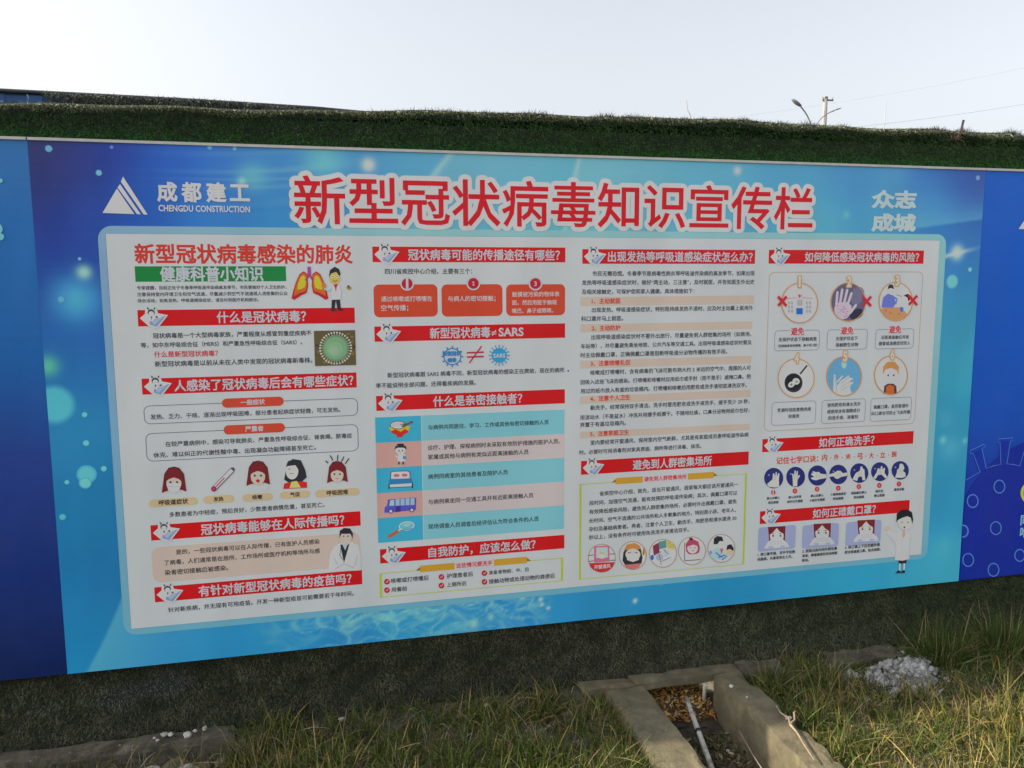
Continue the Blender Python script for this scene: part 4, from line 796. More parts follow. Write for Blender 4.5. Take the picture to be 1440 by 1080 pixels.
for i, fn, c, r_, xm in ((1, k1, (247, 370), (100, 110), (152, 360)), (2, k2, (510, 365), (96, 106), (610, 360)), (3, k3, (768, 362), (93, 107), (860, 355)), (4, k4, (228, 778), (100, 108), None), (5, k5, (488, 768), (97, 109), None), (6, k6, (742, 762), (92, 107), None)):
    p = Print(5).at('r7'); p.ell(c[0], c[1], r_[0], r_[1], OR, n=36); fn(p); p.ring(c[0], c[1], r_[0], r_[1], 5, OR, 36)
    nx_, ny_ = {1: (247, 255), 2: (515, 255), 3: (776, 250), 4: (231, 670), 5: (494, 660), 6: (750, 650)}[i]
    u, v = uv('r7', nx_, ny_); p.halo(str(i), u-.0105, u+.0105, v, K(200, 140, 75), .047, .0055, .02); p.lay += .0003; p.utext(str(i), u-(.0055 if i == 1 else .0105), u+(.0045 if i == 1 else .0105), v, K(222, 208, 200), h=.047, off=0, bev=.03)
    if xm: p.line([(xm[0]-23, xm[1]-25), (xm[0]+23, xm[1]+27)], .013, K(190, 32, 42)); p.line([(xm[0]-22, xm[1]+25), (xm[0]+24, xm[1]-25)], .013, K(190, 32, 42))
    q = p.build('numbered_circle', M_PRINT, o)
    p = Print(4).at('r7'); p.rr(*p.box4(*bxs[i]), .016, K(110, 112, 120), .0022)
    for j, (t, x0, y, x1) in enumerate(tx[i]): p.text(t, x0, y, x1, y-2, K(45, 48, 58), off=.018)
    if xm:
        cx = {1: 236, 2: 505, 3: 765}[i]; cy = {1: 524, 2: 520, 3: 514}[i]
        u, v = uv('r7', cx, cy); p.upoly([(u-.037, v-.02), (u+.037, v-.02), (u+.037, v+.02), (u-.037, v+.02)], K(170, 171, 184, f=1)); p.utext('避免', u-.033, u+.033, v, K(180, 30, 45), h=.036, off=.03)
    p.build('caption_box', M_PRINT, o)
# washing hands
para('motto_line', [('r8', 147, 224, 425, 212, '记住七字口诀：')], K(192, 66, 50), .03, label='orange-red motto line')
for c, x, y in zip('内外夹弓大立腕', (467, 544, 622, 700, 775, 850, 925), (204, 201, 198, 195, 191, 188, 182)): para('motto_character', [('r8', x-17, y, x+17, y-1, c)], K(192, 66, 50), .03)
p = Print(4).at('r8')
for x, y in ((507, 206), (583, 203), (661, 199), (738, 194), (813, 190), (888, 186)): p.ell(x, y, 3.5, 3.5, K(150, 60, 60), n=8)
done(p, 'motto_dots')
NV = K(34, 40, 98); HD = K(188, 186, 168); HD2 = K(150, 148, 132)
hands = [
    lambda p, x, y: (p.poly([(x-30, y+58), (x-45, y+40), (x-8, y+8), (x-5, y-30), (x+3, y-32), (x+8, y-8), (x+14, y-40), (x+20, y-40), (x+22, y-10), (x+32, y-34), (x+38, y-30), (x+34, y+10), (x+36, y+58), (x+8, y+62)], HD),),
    lambda p, x, y: (p.poly([(x-18, y+62), (x-20, y+5), (x-24, y-20), (x-16, y-22), (x-10, y-5), (x-8, y-42), (x, y-44), (x+2, y-12), (x+8, y-40), (x+15, y-38), (x+14, y-5), (x+26, y-14), (x+28, y-5), (x+12, y+20), (x+10, y+62)], HD),),
    lambda p, x, y: (p.poly([(x-42, y-6), (x-30, y-30), (x-10, y-22), (x+10, y-25), (x+20, y-12), (x+60, y-8), (x+60, y+16), (x+15, y+24), (x-10, y+32), (x-36, y+26), (x-44, y+14), (x-20, y+10)], HD),),
    lambda p, x, y: (p.poly([(x-60, y-2), (x-30, y-10), (x-5, y-26), (x+14, y-24), (x+30, y-8), (x+58, y-14), (x+58, y+8), (x+20, y+16), (x-5, y+30), (x-20, y+26), (x-32, y+12), (x-60, y+16)], HD),),
    lambda p, x, y: (p.poly([(x-46, y+42), (x-24, y), (x+4, y-16), (x+8, y-42), (x+18, y-46), (x+24, y-30), (x+34, y-22), (x+36, y+8), (x+40, y+45), (x+22, y+48), (x+16, y+22), (x-6, y+24), (x-14, y+52)], HD),),
    lambda p, x, y: (p.poly([(x-44, y+40), (x-22, y+4), (x-14, y-22), (x-4, y-24), (x, y-8), (x+8, y-38), (x+16, y-38), (x+18, y-14), (x+28, y-28), (x+34, y-22), (x+30, y+6), (x+48, y+34), (x+36, y+44), (x+10, y+18), (x-12, y+22), (x-30, y+50)], HD),),
    lambda p, x, y: (p.poly([(x-34, y+48), (x-22, y+14), (x-20, y-6), (x-8, y-12), (x-4, y-40), (x+6, y-46), (x+20, y-38), (x+28, y-14), (x+18, y+4), (x+34, y+16), (x+36, y+42), (x+10, y+50)], HD),)]
caps = (('掌心对掌心', '相互揉搓'), ('掌心对手背', '两手交叉揉搓'), ('掌心对掌心', '十指交叉揉搓'), ('十指弯曲紧扣', '转动揉搓'), ('拇指握在掌心', '转动揉搓'), ('指尖在', '掌心揉搓'), ('清洗手腕',))
for i, (x, y, r_, nx_, ny_, cy) in enumerate(((130, 339, 63, 127, 433, 471), (275, 331, 62, 270, 424, 464), (419, 322, 62, 416, 412, 455), (557, 315, 60, 556, 405, 445), (695, 306, 60, 692, 395, 436), (831, 297, 58, 827, 387, 425), (965, 288, 57, 957, 377, 414))):
    p = Print(5).at('r8'); p.ell(x, y, r_, r_*1.08, NV, n=28); n0 = len(p.v); hands[i](p, x, y)
    for q in range(3): p.line([(x-6+q*9, y-8), (x-9+q*11, y+16)], .0016, HD2)
    p.ell(x-32, y-20, 6, 6, K(110, 125, 180), n=8)
    p.ell(nx_, ny_, 15, 17, K(180, 50, 50), n=14); p.ctext(str(i+1), nx_, ny_, 7, WHITE, off=.03)
    for j, t in enumerate(caps[i]): wd = 17*len(t); p.text(t, nx_-wd/2, cy+j*29+1, nx_+wd/2, cy+j*29-2, K(50, 52, 62), off=.03)
    done(p, 'hand_washing_step')
# wearing a mask
LV = K(140, 145, 178)
for i, (c, fx, fy, ts) in enumerate((((28, 658, 822, 273, 655, 806), 150, 712, (('1. 将口罩平展，双手平拉推', 24, 840, 270, 829), ('向面部，长鼻梁条在上方。', 24, 871, 252, 860))), ((319, 648, 805, 558, 638, 788), 450, 692, (('2. 用指尖由内向外按压鼻', 318, 818, 548, 806), ('梁条，顺着鼻梁形状向两侧', 318, 849, 548, 836), ('移动。', 316, 882, 362, 880))), ((606, 628, 785, 838, 616, 768), 740, 668, (('3. 将口罩上下拉至额外侧', 600, 796, 830, 780), ('使全面遮盖口鼻，贴合面部。', 598, 826, 836, 811))))):
    p = Print(5).at('r8'); p.rr(*p.box4(*c), .014, LV); s_ = 62
    p.poly([(fx-50, fy+50), (fx-58, fy-50), (fx+58, fy-56), (fx+54, fy+46)], HAIR); p.ell(fx, fy+8, 46, 56, K(205, 180, 172)); p.poly([(fx-48, fy+2), (fx-46, fy-50), (fx+46, fy-54), (fx+48, fy-4), (fx+22, fy-18), (fx, fy-44), (fx-26, fy-14)], HAIR)
    for q in (-24, 24): p.ell(fx+q, fy+8, 6, 6, DK, n=10); p.line([(fx+q-10, fy-6), (fx+q+8, fy-7)], .002, DK)
    p.poly([(fx-86, fy+92), (fx-66, fy+58), (fx-48, fy+40), (fx-8, fy+22), (fx+8, fy+22), (fx+48, fy+36), (fx+68, fy+54), (fx+84, fy+84)], K(198, 200, 212)); p.line([(fx-40, fy+48), (fx+40, fy+44)], .0018, K(150, 155, 175)); p.line([(fx-42, fy+62), (fx+42, fy+58)], .0018, K(150, 155, 175)); p.ell(fx-40, fy+82, 18, 8, K(150, 160, 185), n=10); p.ell(fx+38, fy+78, 18, 8, K(150, 160, 185), n=10)
    for t, x0, y0, x1, y1 in ts: p.text(t, x0, y0, x1, y1, K(48, 50, 60), off=.026)
    done(p, 'mask_step')
def woman(p):
    p.poly([(955, 880), (1008, 876), (1005, 902), (955, 905)], DK); p.poly([(958, 902), (968, 904), (966, 952), (956, 952)], K(200, 185, 170)); p.poly([(986, 902), (998, 901), (994, 950), (985, 950)], K(200, 185, 170)); p.poly([(934, 968), (950, 948), (968, 950), (966, 966)], DK); p.poly([(966, 966), (982, 946), (998, 948), (994, 966)], DK)
    p.poly([(928, 878), (938, 790), (925, 760), (870, 700), (888, 682), (940, 708), (968, 688), (1010, 690), (1028, 720), (1024, 770), (1020, 800), (1026, 872), (980, 884)], K(196, 202, 216)); p.poly([(962, 750), (980, 685), (998, 690), (1010, 748)], K(206, 196, 200)); p.poly([(978, 720), (984, 672), (992, 672), (998, 715), (988, 735)], K(190, 140, 130)); p.ell(878, 670, 20, 15, K(196, 165, 150))
    p.ell(996, 628, 50, 52, K(208, 182, 168)); p.poly([(940, 630), (942, 575), (970, 550), (1010, 545), (1042, 565), (1050, 610), (1044, 640), (1034, 600), (1010, 590), (975, 602), (950, 615)], K(24, 30, 32)); p.line([(968, 628), (982, 632)], .0025, DK); p.line([(1008, 632), (1024, 628)], .0025, DK); p.ell(992, 664, 6, 6, K(90, 40, 45), n=8); p.line([(980, 740), (975, 865)], .0016, K(160, 168, 185)); p.line([(1000, 790), (1010, 870)], .0016, K(160, 168, 185))
pic('r8', woman, label='cartoon woman in a white coat crossing the lower right edge of the panel')

# neighbouring banners
lb = tag(empty('side_banner', (-1.0, 0, BZ)), 'plain dark blue banner at the left edge of the hoarding', 'banner')
def grad_sheet(name, parent, u0, u1, fn, rest=()):
    nu, nv = max(2, int((u1-u0)/.03)), 80; U, V = np.meshgrid(np.linspace(u0, u1, nu), np.linspace(0, BH, nv)); C = fn(U, V)
    ww = 0*U
    i, j = np.meshgrid(np.arange(nu-1), np.arange(nv-1)); b = (j*nu+i).ravel()
    me = np_mesh(name, np.stack([U, ww+.002, V+BZ], 2).reshape(-1, 3), np.stack([b, b+1, b+nu+1, b+nu], 1), np.clip(C/LF, .002, .8).reshape(-1, 3)); return link(name, me, M_PRINT, parent)
def ramp(V, stops):
    ks = [s_[0] for s_ in stops]; return np.stack([np.interp(V, ks, [lin(s_[1][c]/255) for s_ in stops]) for c in range(3)], -1)
grad_sheet('printed_sheet', lb, -2.06, .0, lambda U, V: ramp(V+U*.1, [(0, (6, 26, 70)), (.3, (12, 36, 92)), (.85, (26, 50, 115)), (1.2, (20, 80, 138)), (1.6, (24, 88, 146)), (2.0, (38, 92, 142))]))
m = MB(); m.box(-2.056, -.006, .008, .030, BZ+.004, BZ+BH-.004); m.build('backing_board', M_RAIL, lb); hem(lb, -2.06, -.002)
p = Print(2).at('px')
for x, y, r_ in ((1, 254, 3), (-4, 322, 8), (1, 333, 5), (-30, 300, 10), (-60, 420, 6), (-40, 600, 4)): p = Print(2).at('px'); p.ell(x, y, r_, r_, K(100, 165, 195), n=12); done(p, 'light_dot', lb)
rb = tag(empty('side_banner', (5.1, 0, BZ)), 'deep blue banner with outlined virus ball at the right edge of the hoarding', 'banner')
grad_sheet('printed_sheet', rb, BW+.0, BW+2.06, lambda U, V: ramp(V+(U-BW)*.05, [(0, (6, 30, 128)), (.5, (8, 44, 138)), (.8, (10, 66, 150)), (1.4, (6, 74, 160)), (2.0, (8, 78, 164))]))
m = MB(); m.box(BW+.006, BW+2.056, .008, .030, BZ+.004, BZ+BH-.004); m.build('backing_board', M_RAIL, rb); hem(rb, BW+.002, BW+2.06)
p = Print(2).at('s8'); OL = K(70, 112, 190)
cu, cv = uv('px', 1463, 760); ed = uv('s8', 385, 355); RV = math.hypot(ed[0]-cu, ed[1]-cv)
def clipu(pts): return [(max(BW+.006, a), max(.004, b)) for a, b in pts]
arc = [(cu+RV*math.cos(t), cv+RV*math.sin(t)) for t in np.linspace(0, 2*math.pi, 72, endpoint=False)]
p.upoly(clipu(arc), K(4, 34, 132))
for i in range(15):                                     # spikes round the ball
    t = math.radians(128-i*24); c, s_ = math.cos(t), math.sin(t); n_ = Vector((-s_, c)); r0 = Vector((cu, cv))
    base_, top = RV*.985, RV*1.34; d = Vector((c, s_))
    poly_ = [r0+d*base_+n_*.040, r0+d*(top-.03)+n_*.022, r0+d*(top-.022)+n_*.046, r0+d*top+n_*.046, r0+d*top-n_*.046, r0+d*(top-.022)-n_*.046, r0+d*(top-.03)-n_*.022, r0+d*base_-n_*.040]
    if min(q.x for q in poly_) < uv('s8', 585, 300)[0] or min(q.y for q in poly_) < .01: continue
    p.upoly([tuple(q) for q in poly_], K(4, 40, 140)); p.uline(poly_, .0045, OL)
p.ring(0, 0, .1, .1, .01, OL) if False else None
for i in range(15):
    t0 = math.radians(128-i*24-4.5); t1 = math.radians(128-i*24-19.5); pts = [(cu+RV*math.cos(t), cv+RV*math.sin(t)) for t in np.linspace(t0, t1, 6)]
    if min(a for a, b in pts) > uv('s8', 560, 300)[0] and min(b for a, b in pts) > .01: p.uline(pts, .0045, OL)
tr = [(352, 372), (318, 280), (305, 280), (300, 266), (372, 232), (381, 241), (362, 256), (384, 355), (420, 342), (458, 335), (453, 222), (443, 222), (443, 206), (518, 200), (518, 214), (506, 216), (488, 332), (520, 335), (553, 343), (578, 262)]
e0 = uv('s8', 352, 372); tu = [(BW+.004, uv('s8', 277, 414)[1])]+[uv('s8', *q) for q in tr]
p.upoly(tu[0:8], K(6, 56, 150)) if False else None
p.upoly([uv('s8', *q) for q in ((352, 372), (318, 280), (362, 256), (384, 355))], K(4, 40, 140)); p.upoly([uv('s8', *q) for q in ((458, 335), (453, 216), (506, 214), (488, 332))], K(4, 40, 140))
p.uline(tu, .0038, OL)
p.lay += .0002
for x, y, r_ in ((450, 447, 30), (315, 520, 30), (432, 657, 30), (292, 818, 30), (420, 868, 30), (553, 795, 28)): p.ring(x, y, r_, r_*1.18, 6, OL)
p.ell(268, 672, 27, 33, OL, a0=-105, a1=105, n=20); p.ell(266, 672, 21, 26, K(5, 40, 135), a0=-105, a1=105, n=20)
done(p, 'virus_ball', rb, 'light outlined virus ball with rings')
p = Print(3).at('s8'); p.ring(600, 480, 42, 52, 14, K(200, 190, 50)); done(p, 'yellow_ring', rb)
p = Print(3).at('s8'); p.text('同', 558, 616, 600, 616, K(120, 165, 215), off=.03); p.text('唯', 555, 678, 600, 678, K(120, 165, 215), off=.03); done(p, 'lettering', rb)
p = Print(3).at('px'); p.poly([(1432, 322), (1455, 288), (1475, 324)], W2); p.poly([(1456, 286), (1459, 281), (1488, 325), (1482, 325)], W2); p.poly([(1461, 278), (1465, 272), (1497, 325), (1492, 325)], W2); done(p, 'triangle_emblem', rb)

# ------------------------------------------------------------------ beyond the wall: lamp, pole, cables
lamp = tag(empty('street_lamp', (26.55, 36, 0)), 'double-armed grey street lamp rising behind the turf wall', 'street lamp')
m = MB(); m.tube([(26.55, 36, 0), (26.55, 36, 5), (26.55, 36, 9.3)], [.11, .09, .06], 10); m.build('column', M_GALV, lamp, True)
def bez(a, b, c, n=10): return [tuple((1-t)**2*np.array(a)+2*t*(1-t)*np.array(b)+t*t*np.array(c)) for t in np.linspace(0, 1, n)]
m = MB(); m.tube(bez((26.55, 36, 9.2), (26.5, 36, 10.1), (25.75, 36, 10.72)), .038, 8); m.build('arm', M_GALV, lamp, True)
m = MB(); m.tube(bez((26.55, 36, 9.2), (26.75, 36, 10.25), (27.75, 36, 10.55)), .028, 8); m.build('arm', M_GALV, lamp, True)
def lamp_head(c, ax, L_, w_, h_, name='lamp_head'):
    m = MB(); ax = Vector(ax).normalized(); sd = Vector((0, 1, 0)); up = ax.cross(sd).normalized(); ns, nr = 12, 9; vs = []
    for i in range(nr):
        t = i/(nr-1); r = max(.12, math.sin(math.pi*(.08+.86*t)))**.6
        for k in range(ns): a = 2*math.pi*k/ns; vs.append(Vector(c)+ax*(t-.5)*L_+sd*w_*r*math.cos(a)+up*h_*r*math.sin(a)*(1 if math.sin(a) > 0 else .6))
    fs = [(i*ns+k, i*ns+(k+1) % ns, (i+1)*ns+(k+1) % ns, (i+1)*ns+k) for i in range(nr-1) for k in range(ns)]+[tuple(range(ns)), tuple((nr-1)*ns+k for k in range(ns))]
    m.add(vs, fs); return m.build(name, M_GALV, lamp, True)
lamp_head((25.55, 36, 10.88), (-.8, 0, .5), .66, .14, .11); lamp_head((27.95, 36, 10.63), (.8, 0, .26), .5, .08, .045)
pole = tag(empty('utility_pole', (29.85, 40, 0)), 'pale grey utility pole standing between the arms of the street lamp', 'utility pole')
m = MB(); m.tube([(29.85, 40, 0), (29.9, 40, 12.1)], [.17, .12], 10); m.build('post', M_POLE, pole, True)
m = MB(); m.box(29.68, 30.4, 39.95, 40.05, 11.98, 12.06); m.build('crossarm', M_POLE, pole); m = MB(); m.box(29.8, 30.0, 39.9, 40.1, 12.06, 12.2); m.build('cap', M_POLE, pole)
m = MB()
for x_ in (29.72, 30.35): m.tube([(x_, 40, 12.06), (x_, 40, 12.18)], .035, 6)
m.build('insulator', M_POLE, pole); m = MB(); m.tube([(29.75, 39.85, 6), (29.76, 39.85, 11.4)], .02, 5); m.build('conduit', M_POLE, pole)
def cable(a, b, sag, r, label):
    pts = [(a[0]+(b[0]-a[0])*t, a[1]+(b[1]-a[1])*t, a[2]+(b[2]-a[2])*t-sag*4*t*(1-t)) for t in np.linspace(0, 1, 24)]
    m = MB(); m.tube(pts, r, 5, cap=False); tag(m.build('overhead_cable', M_WIRE, smooth=True), label, 'cable', 'overhead cables')
cable((12, 60, 12.2), (64, 60, 20.6), 0.9, .005, 'faint overhead cable crossing the sky above the two others at right')
cable((12, 60, 12.0), (64, 60, 17.4), 1.0, .012, 'middle overhead cable rising to the right behind the wall')
cable((12, 60, 11.2), (64, 60, 15.1), 1.0, .011, 'lowest overhead cable just above the turf edge at far right')
mast = MB(); mast.tube([(49.0, 60, 0), (49.1, 60, 17.0)], [.05, .03], 6); tag(mast.build('thin_mast', M_WIRE), 'thin faint mast right of the utility pole', 'mast')

# ------------------------------------------------------------------ small things along the top of the wall
def grow(name, root, n, L_, spread, seed, cols, W_=(.0016, .0034), drop=(.1, .6), mat=None, rad=.02, label=None, cat=None, group=None, seg=4, parent=None):
    r = np.random.default_rng(seed); b = np.zeros((n, 3)); a = r.uniform(0, 2*np.pi, n); q = rad*np.sqrt(r.random(n)); b[:, 0] = q*np.cos(a); b[:, 1] = q*np.sin(a)
    th = np.abs(r.normal(0, spread, n)); a2 = a+r.normal(0, .7, n); d = np.stack([np.sin(th)*np.cos(a2), np.sin(th)*np.sin(a2), np.cos(th)], 1)
    ci = r.integers(0, len(cols), n); c = np.array(cols)[ci]*r.uniform(.7, 1.25, (n, 1))
    me = blades(name, b, d, r.uniform(L_[0], L_[1], n), r.uniform(W_[0], W_[1], n), r.uniform(drop[0], drop[1], n), c, seg)
    o = link(name, me, mat or M_BLADE, parent); o.location = root
    if label: tag(o, label, cat, group)
    return o
TANS = [(.30, .24, .12), (.20, .16, .085), (.15, .12, .065)]
m = MB(); m.tube([(0, 0, 0), (-.006, 0, .035), (-.02, 0, .06), (-.026, 0, .10)], [.0016, .0014, .0012, .0007], 5)
o = m.build('weed_stalk', M_TWIG); o.location = (2.575, .06, 2.455); tag(o, 'thin bare weed stalk sticking up from the middle of the wall top', 'stalk')
m = MB(); m.tube([(0, 0, 0), (.004, 0, .02), (.010, 0, .048)], [.006, .005, .006], 6); o = m.build('stub_stick', M_RAIL); o.location = (3.935, .05, 2.478); tag(o, 'short dark stub of wood poking up from the turf top at right', 'stick')
grow('dead_weed', (3.865, .03, 2.43), 46, (.025, .065), .8, 5, [(.16, .10, .08), (.22, .17, .13), (.10, .07, .06)], (.0015, .003), (0, .5), rad=.035, label='brown dead weed lying on the turf edge beside the wooden stub', cat='weed')
grow('dead_weed', (1.19, .09, 2.425), 14, (.03, .085), 1.0, 8, [(.05, .05, .04), (.09, .08, .06)], (.0012, .0022), (0, .6), rad=.02, label='dark spindly weed where the top rail ends', cat='weed')
grow('dead_weed', (.115, .13, 2.405), 30, (.02, .05), .35, 9, [(.55, .55, .5), (.42, .42, .38)], (.0018, .003), (0, .2), rad=.012, label='pale tuft of fibres sticking up before the blue steel sheet', cat='tuft')

# ------------------------------------------------------------------ ground cover
GREEN = [(.055, .10, .018), (.08, .13, .026), (.038, .078, .016), (.12, .15, .035)]
def in_rect(x, y, r): return (x > r[0]) & (x < r[1]) & (y > r[2]) & (y < r[3])
hv = np.vectorize(ground_h)
def field(n, x0, x1, y0, y1, Lr, seed, dry=.35, name='grass'):
    r = np.random.default_rng(seed); x = r.uniform(x0, x1, n); y = r.uniform(y0, y1, n)
    cl = .5+.5*np.sin(x*11+2*np.sin(y*9+x*3))*np.sin(y*13+2*np.sin(x*8)); keep = r.random(n) < .30+.9*cl**1.2
    keep &= ~in_rect(x, y, (KL[0]-.0, KR[1]+.0, -9, .1))
    e1 = np.exp(-((x-.30)/.32)**2-((y+.13)/.07)**2); e2 = np.exp(-((x-3.56)/.16)**2-((y+.22)/.10)**2)*1.0; e3 = np.exp(-((x-3.75)/.15)**2-((y+.42)/.08)**2)*.8
    keep &= r.random(n) > np.clip(1.1*e1+e2+e3, 0, .97); keep &= (y < -.078) | ((y < -.0) & (((x > .62) & (x < 2.03)) | ((x > 3.07) & (x < 3.28)) | (x > 3.7)))
    x, y, cl = x[keep], y[keep], cl[keep]; n = len(x)
    b = np.stack([x, y, hv(x, y)-.004], 1)
    th = np.abs(r.normal(.0, .80, n))+.05; a = r.uniform(0, 2*np.pi, n)+.8*np.sin(x*7+y*5)
    d = np.stack([np.sin(th)*np.cos(a), np.sin(th)*np.sin(a), np.cos(th)], 1)
    L = r.uniform(*Lr, n)*(.55+.7*cl)*np.where(y > -.1, 1.0, 1.0); L *= np.where(r.random(n) < .04, 1.7, 1)
    W = r.uniform(.0018, .0055, n)
    dr = (r.random(n) < dry+.22*(.5+.5*np.sin(x*5+y*7))+.16*((x > 2.95) & (y < -.33)))[:, None]
    c = np.where(dr, np.array(TANS+[(.26, .22, .06)])[r.integers(0, 4, n)], np.array(GREEN)[r.integers(0, 4, n)])*r.uniform(.6, 1.3, (n, 1))
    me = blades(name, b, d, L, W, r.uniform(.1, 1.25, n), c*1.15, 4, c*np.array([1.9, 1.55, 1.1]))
    return tag(link(name, me, M_BLADE), kind='stuff')
field(125000, -.9, 5.3, -1.35, -.0, (.05, .19), 21, .16)
field(22000, -4, 9, -4.2, -1.35, (.05, .17), 22); field(9000, 5.3, 9, -1.35, -.085, (.05, .13), 23); field(6000, -4, -.9, -1.35, -.085, (.05, .13), 24)
def straw(n, seed):
    r = np.random.default_rng(seed); x = r.uniform(-.9, 5.3, n); y = r.uniform(-1.3, -.03, n)
    k = ~in_rect(x, y, (KL[0]-.01, KR[1]+.01, -9, .1)) & ((y < -.08) | (x > .62)) & ~in_rect(x, y, (3.35, 3.8, -.36, 0)); x, y = x[k], y[k]; n = len(x)
    th = np.abs(r.normal(.0, .9, n))+.1; a = r.uniform(0, 6.28, n); d = np.stack([np.sin(th)*np.cos(a), np.sin(th)*np.sin(a), np.cos(th)], 1)
    c = np.array([(.42, .38, .28), (.34, .31, .23), (.28, .26, .17)])[r.integers(0, 3, n)]*r.uniform(.7, 1.2, (n, 1))
    tag(link('dry_straw', blades('dry_straw', np.stack([x, y, hv(x, y)], 1), d, r.uniform(.06, .20, n), r.uniform(.0014, .003, n), r.uniform(.1, 1.2, n), c, 4), M_BLADE), kind='stuff')
straw(5200, 63)
# matted short dead grass lying on the soil
r = np.random.default_rng(5); n = 42000; x = r.uniform(-.9, 5.3, n); y = r.uniform(-1.35, -.085, n); k = ~in_rect(x, y, (KL[0]-.01, KR[1]+.01, -9, .1)); k &= r.random(n) > .9*np.exp(-((x-3.56)/.17)**2-((y+.22)/.11)**2); x, y = x[k], y[k]; n = len(x)
a = r.uniform(0, 6.28, n); d = np.stack([np.cos(a), np.sin(a), r.uniform(.05, .5, n)], 1); d /= np.linalg.norm(d, axis=1)[:, None]
c = np.array([(.24, .19, .10), (.15, .12, .06), (.10, .10, .04), (.07, .08, .03)])[r.integers(0, 4, n)]*r.uniform(.6, 1.2, (n, 1))
tag(link('dead_grass', blades('dead_grass', np.stack([x, y, hv(x, y)], 1), d, r.uniform(.02, .07, n), r.uniform(.0015, .004, n), r.uniform(.1, .5, n), c, 2), M_BLADE), kind='stuff')
# the big tufts
for i, (x, y, n, L_, sp, lb_) in enumerate(((.66, -.13, 230, (.08, .22), .5, 'dark green grass tuft by the footing right of the row of white stones'), (1.12, -.13, 220, (.06, .17), .6, 'thin grass tuft against the footing in the middle of the wall'),
        (1.85, -.15, 300, (.07, .17), .75, 'sprawling grass tuft just left of the wide kerb'), (2.95, -.16, 460, (.09, .24), .7, 'thick sprawling grass tuft at the right kerb by the wall'), (3.15, -.24, 320, (.08, .20), .65, 'green grass tuft between the right kerb and the grey mortar heap'),
        (3.84, -.14, 900, (.16, .38), .6, 'tall dark green grass tuft behind the grey mortar heap'), (4.16, -.17, 900, (.15, .36), .62, 'dark grass tuft at the far right against the wall'), (2.05, -.60, 300, (.07, .19), .5, 'sunlit grass tuft leaning on the left kerb near the bottom edge'),
        (.08, -.16, 150, (.05, .12), .6, 'low shaded grass tuft at the bottom left corner'))):
    grow('grass_tuft', (x, y, float(ground_h(x, y))-.005), n, L_, sp, 40+i, GREEN[:3]+GREEN[:2]+TANS[:1 if i in (5, 6) else 3], (.0018, .0042), (.1, .9), rad=.085 if i in (5, 6) else .055, label=lb_, cat='grass tuft', group='grass tufts along the wall')
# long dry stalks
for i, (x, y, dx, dz, lb_) in enumerate(((.60, -.12, -.05, .17, 'dry straw stalk leaning left over the dark tuft'), (.69, -.12, .05, .20, 'dry straw stalk leaning right over the dark tuft'), (1.02, -.12, .03, .16, 'pale dry stalk standing against the turf left of centre'), (2.02, -.4, .02, .13, 'dry stalk standing beside the left kerb'),
        (2.95, -.12, .06, .20, 'tallest pale stalk over the sprawling tuft by the right kerb'), (2.90, -.12, -.05, .16, 'bent stalk leaning left over the right kerb tuft'), (3.72, -.11, .03, .26, 'tall forked stalk above the mortar heap'), (3.98, -.11, .04, .27, 'tall upright straw stalk at the far right of the wall'))):
    m = MB(); m.tube([(0, 0, 0), (dx*.3, -.005, dz*.4), (dx*.7, -.01, dz*.8), (dx*1.3, -.012, dz)], [.0014, .0013, .0011, .0006], 5); o = m.build('dry_stalk', M_TWIG); o.location = (x, y, ground_h(x, y)); tag(o, lb_, 'stalk', 'dry grass stalks')

# ------------------------------------------------------------------ the drain: pipe, leaves, rubble
pipe = tag(empty('drain_pipe', (2.55, -.2, -.16)), 'thin white plastic pipe lying along the bottom of the drain', 'pipe')
pz = -.165
P0, P1 = Vector((2.582, .030, -.105)), Vector((2.43, -.62, -.165)); dirp = (P1-P0).normalized()
P1 = P0+dirp*1.6
m = MB(); m.tube([P0+dirp*t for t in np.linspace(0, 1.6, 12)], .0115, 12); m.build('pipe_run', M_PIPE, pipe, True)
for t in (.185, .30, .62): m = MB(); m.tube([P0+dirp*t, P0+dirp*(t+.018)], .0135, 12); m.build('joint_ring', M_RAIL if t != .185 else M_PIPE, pipe, True)
m = MB(); m.tube([(2.655, -.035, -.20), (2.650, -.045, -.10), (2.640, -.066, -.034)], .010, 10); tag(m.build('pipe_stub', M_PIPE, smooth=True), 'short upright white pipe stub in the corner of the drain under the footing', 'pipe')
def leaves(name, n, bx, zfn, cols, Lr, seed, kind='stuff'):
    r = np.random.default_rng(seed); vs, fs, cc = [], [], []
    for i in range(n):
        x, y = r.uniform(bx[0], bx[1]), r.uniform(bx[2], bx[3]); z = zfn(x, y)+r.uniform(0, .012); L_ = r.uniform(*Lr); w_ = L_*r.uniform(.25, .5); a = r.uniform(0, 6.28)
        M_ = Matrix.Rotation(a, 3, 'Z') @ Matrix.Rotation(r.normal(0, .5), 3, 'X') @ Matrix.Rotation(r.normal(0, .6), 3, 'Y'); cu_ = r.uniform(-.35, .35)
        pts = [(-L_/2, 0, 0), (-L_*.2, w_/2, cu_*w_), (L_*.25, w_*.4, cu_*w_), (L_/2, 0, cu_*L_*.4), (L_*.25, -w_*.4, cu_*w_), (-L_*.2, -w_/2, cu_*w_), (0, 0, 0)]; b = len(vs)
        for p_ in pts: vs.append(tuple(M_ @ Vector(p_)+Vector((x, y, z))))
        fs += [(b+6, b+j, b+(j+1) % 6) for j in range(6)]; c = np.array(cols[r.integers(0, len(cols))])*r.uniform(.6, 1.3); cc += [(*np.clip(c, 0, .8), 1)]*7
    m = MB(); m.v, m.f, m.c = vs, fs, cc; return tag(m.build(name, M_LEAF), kind=kind)
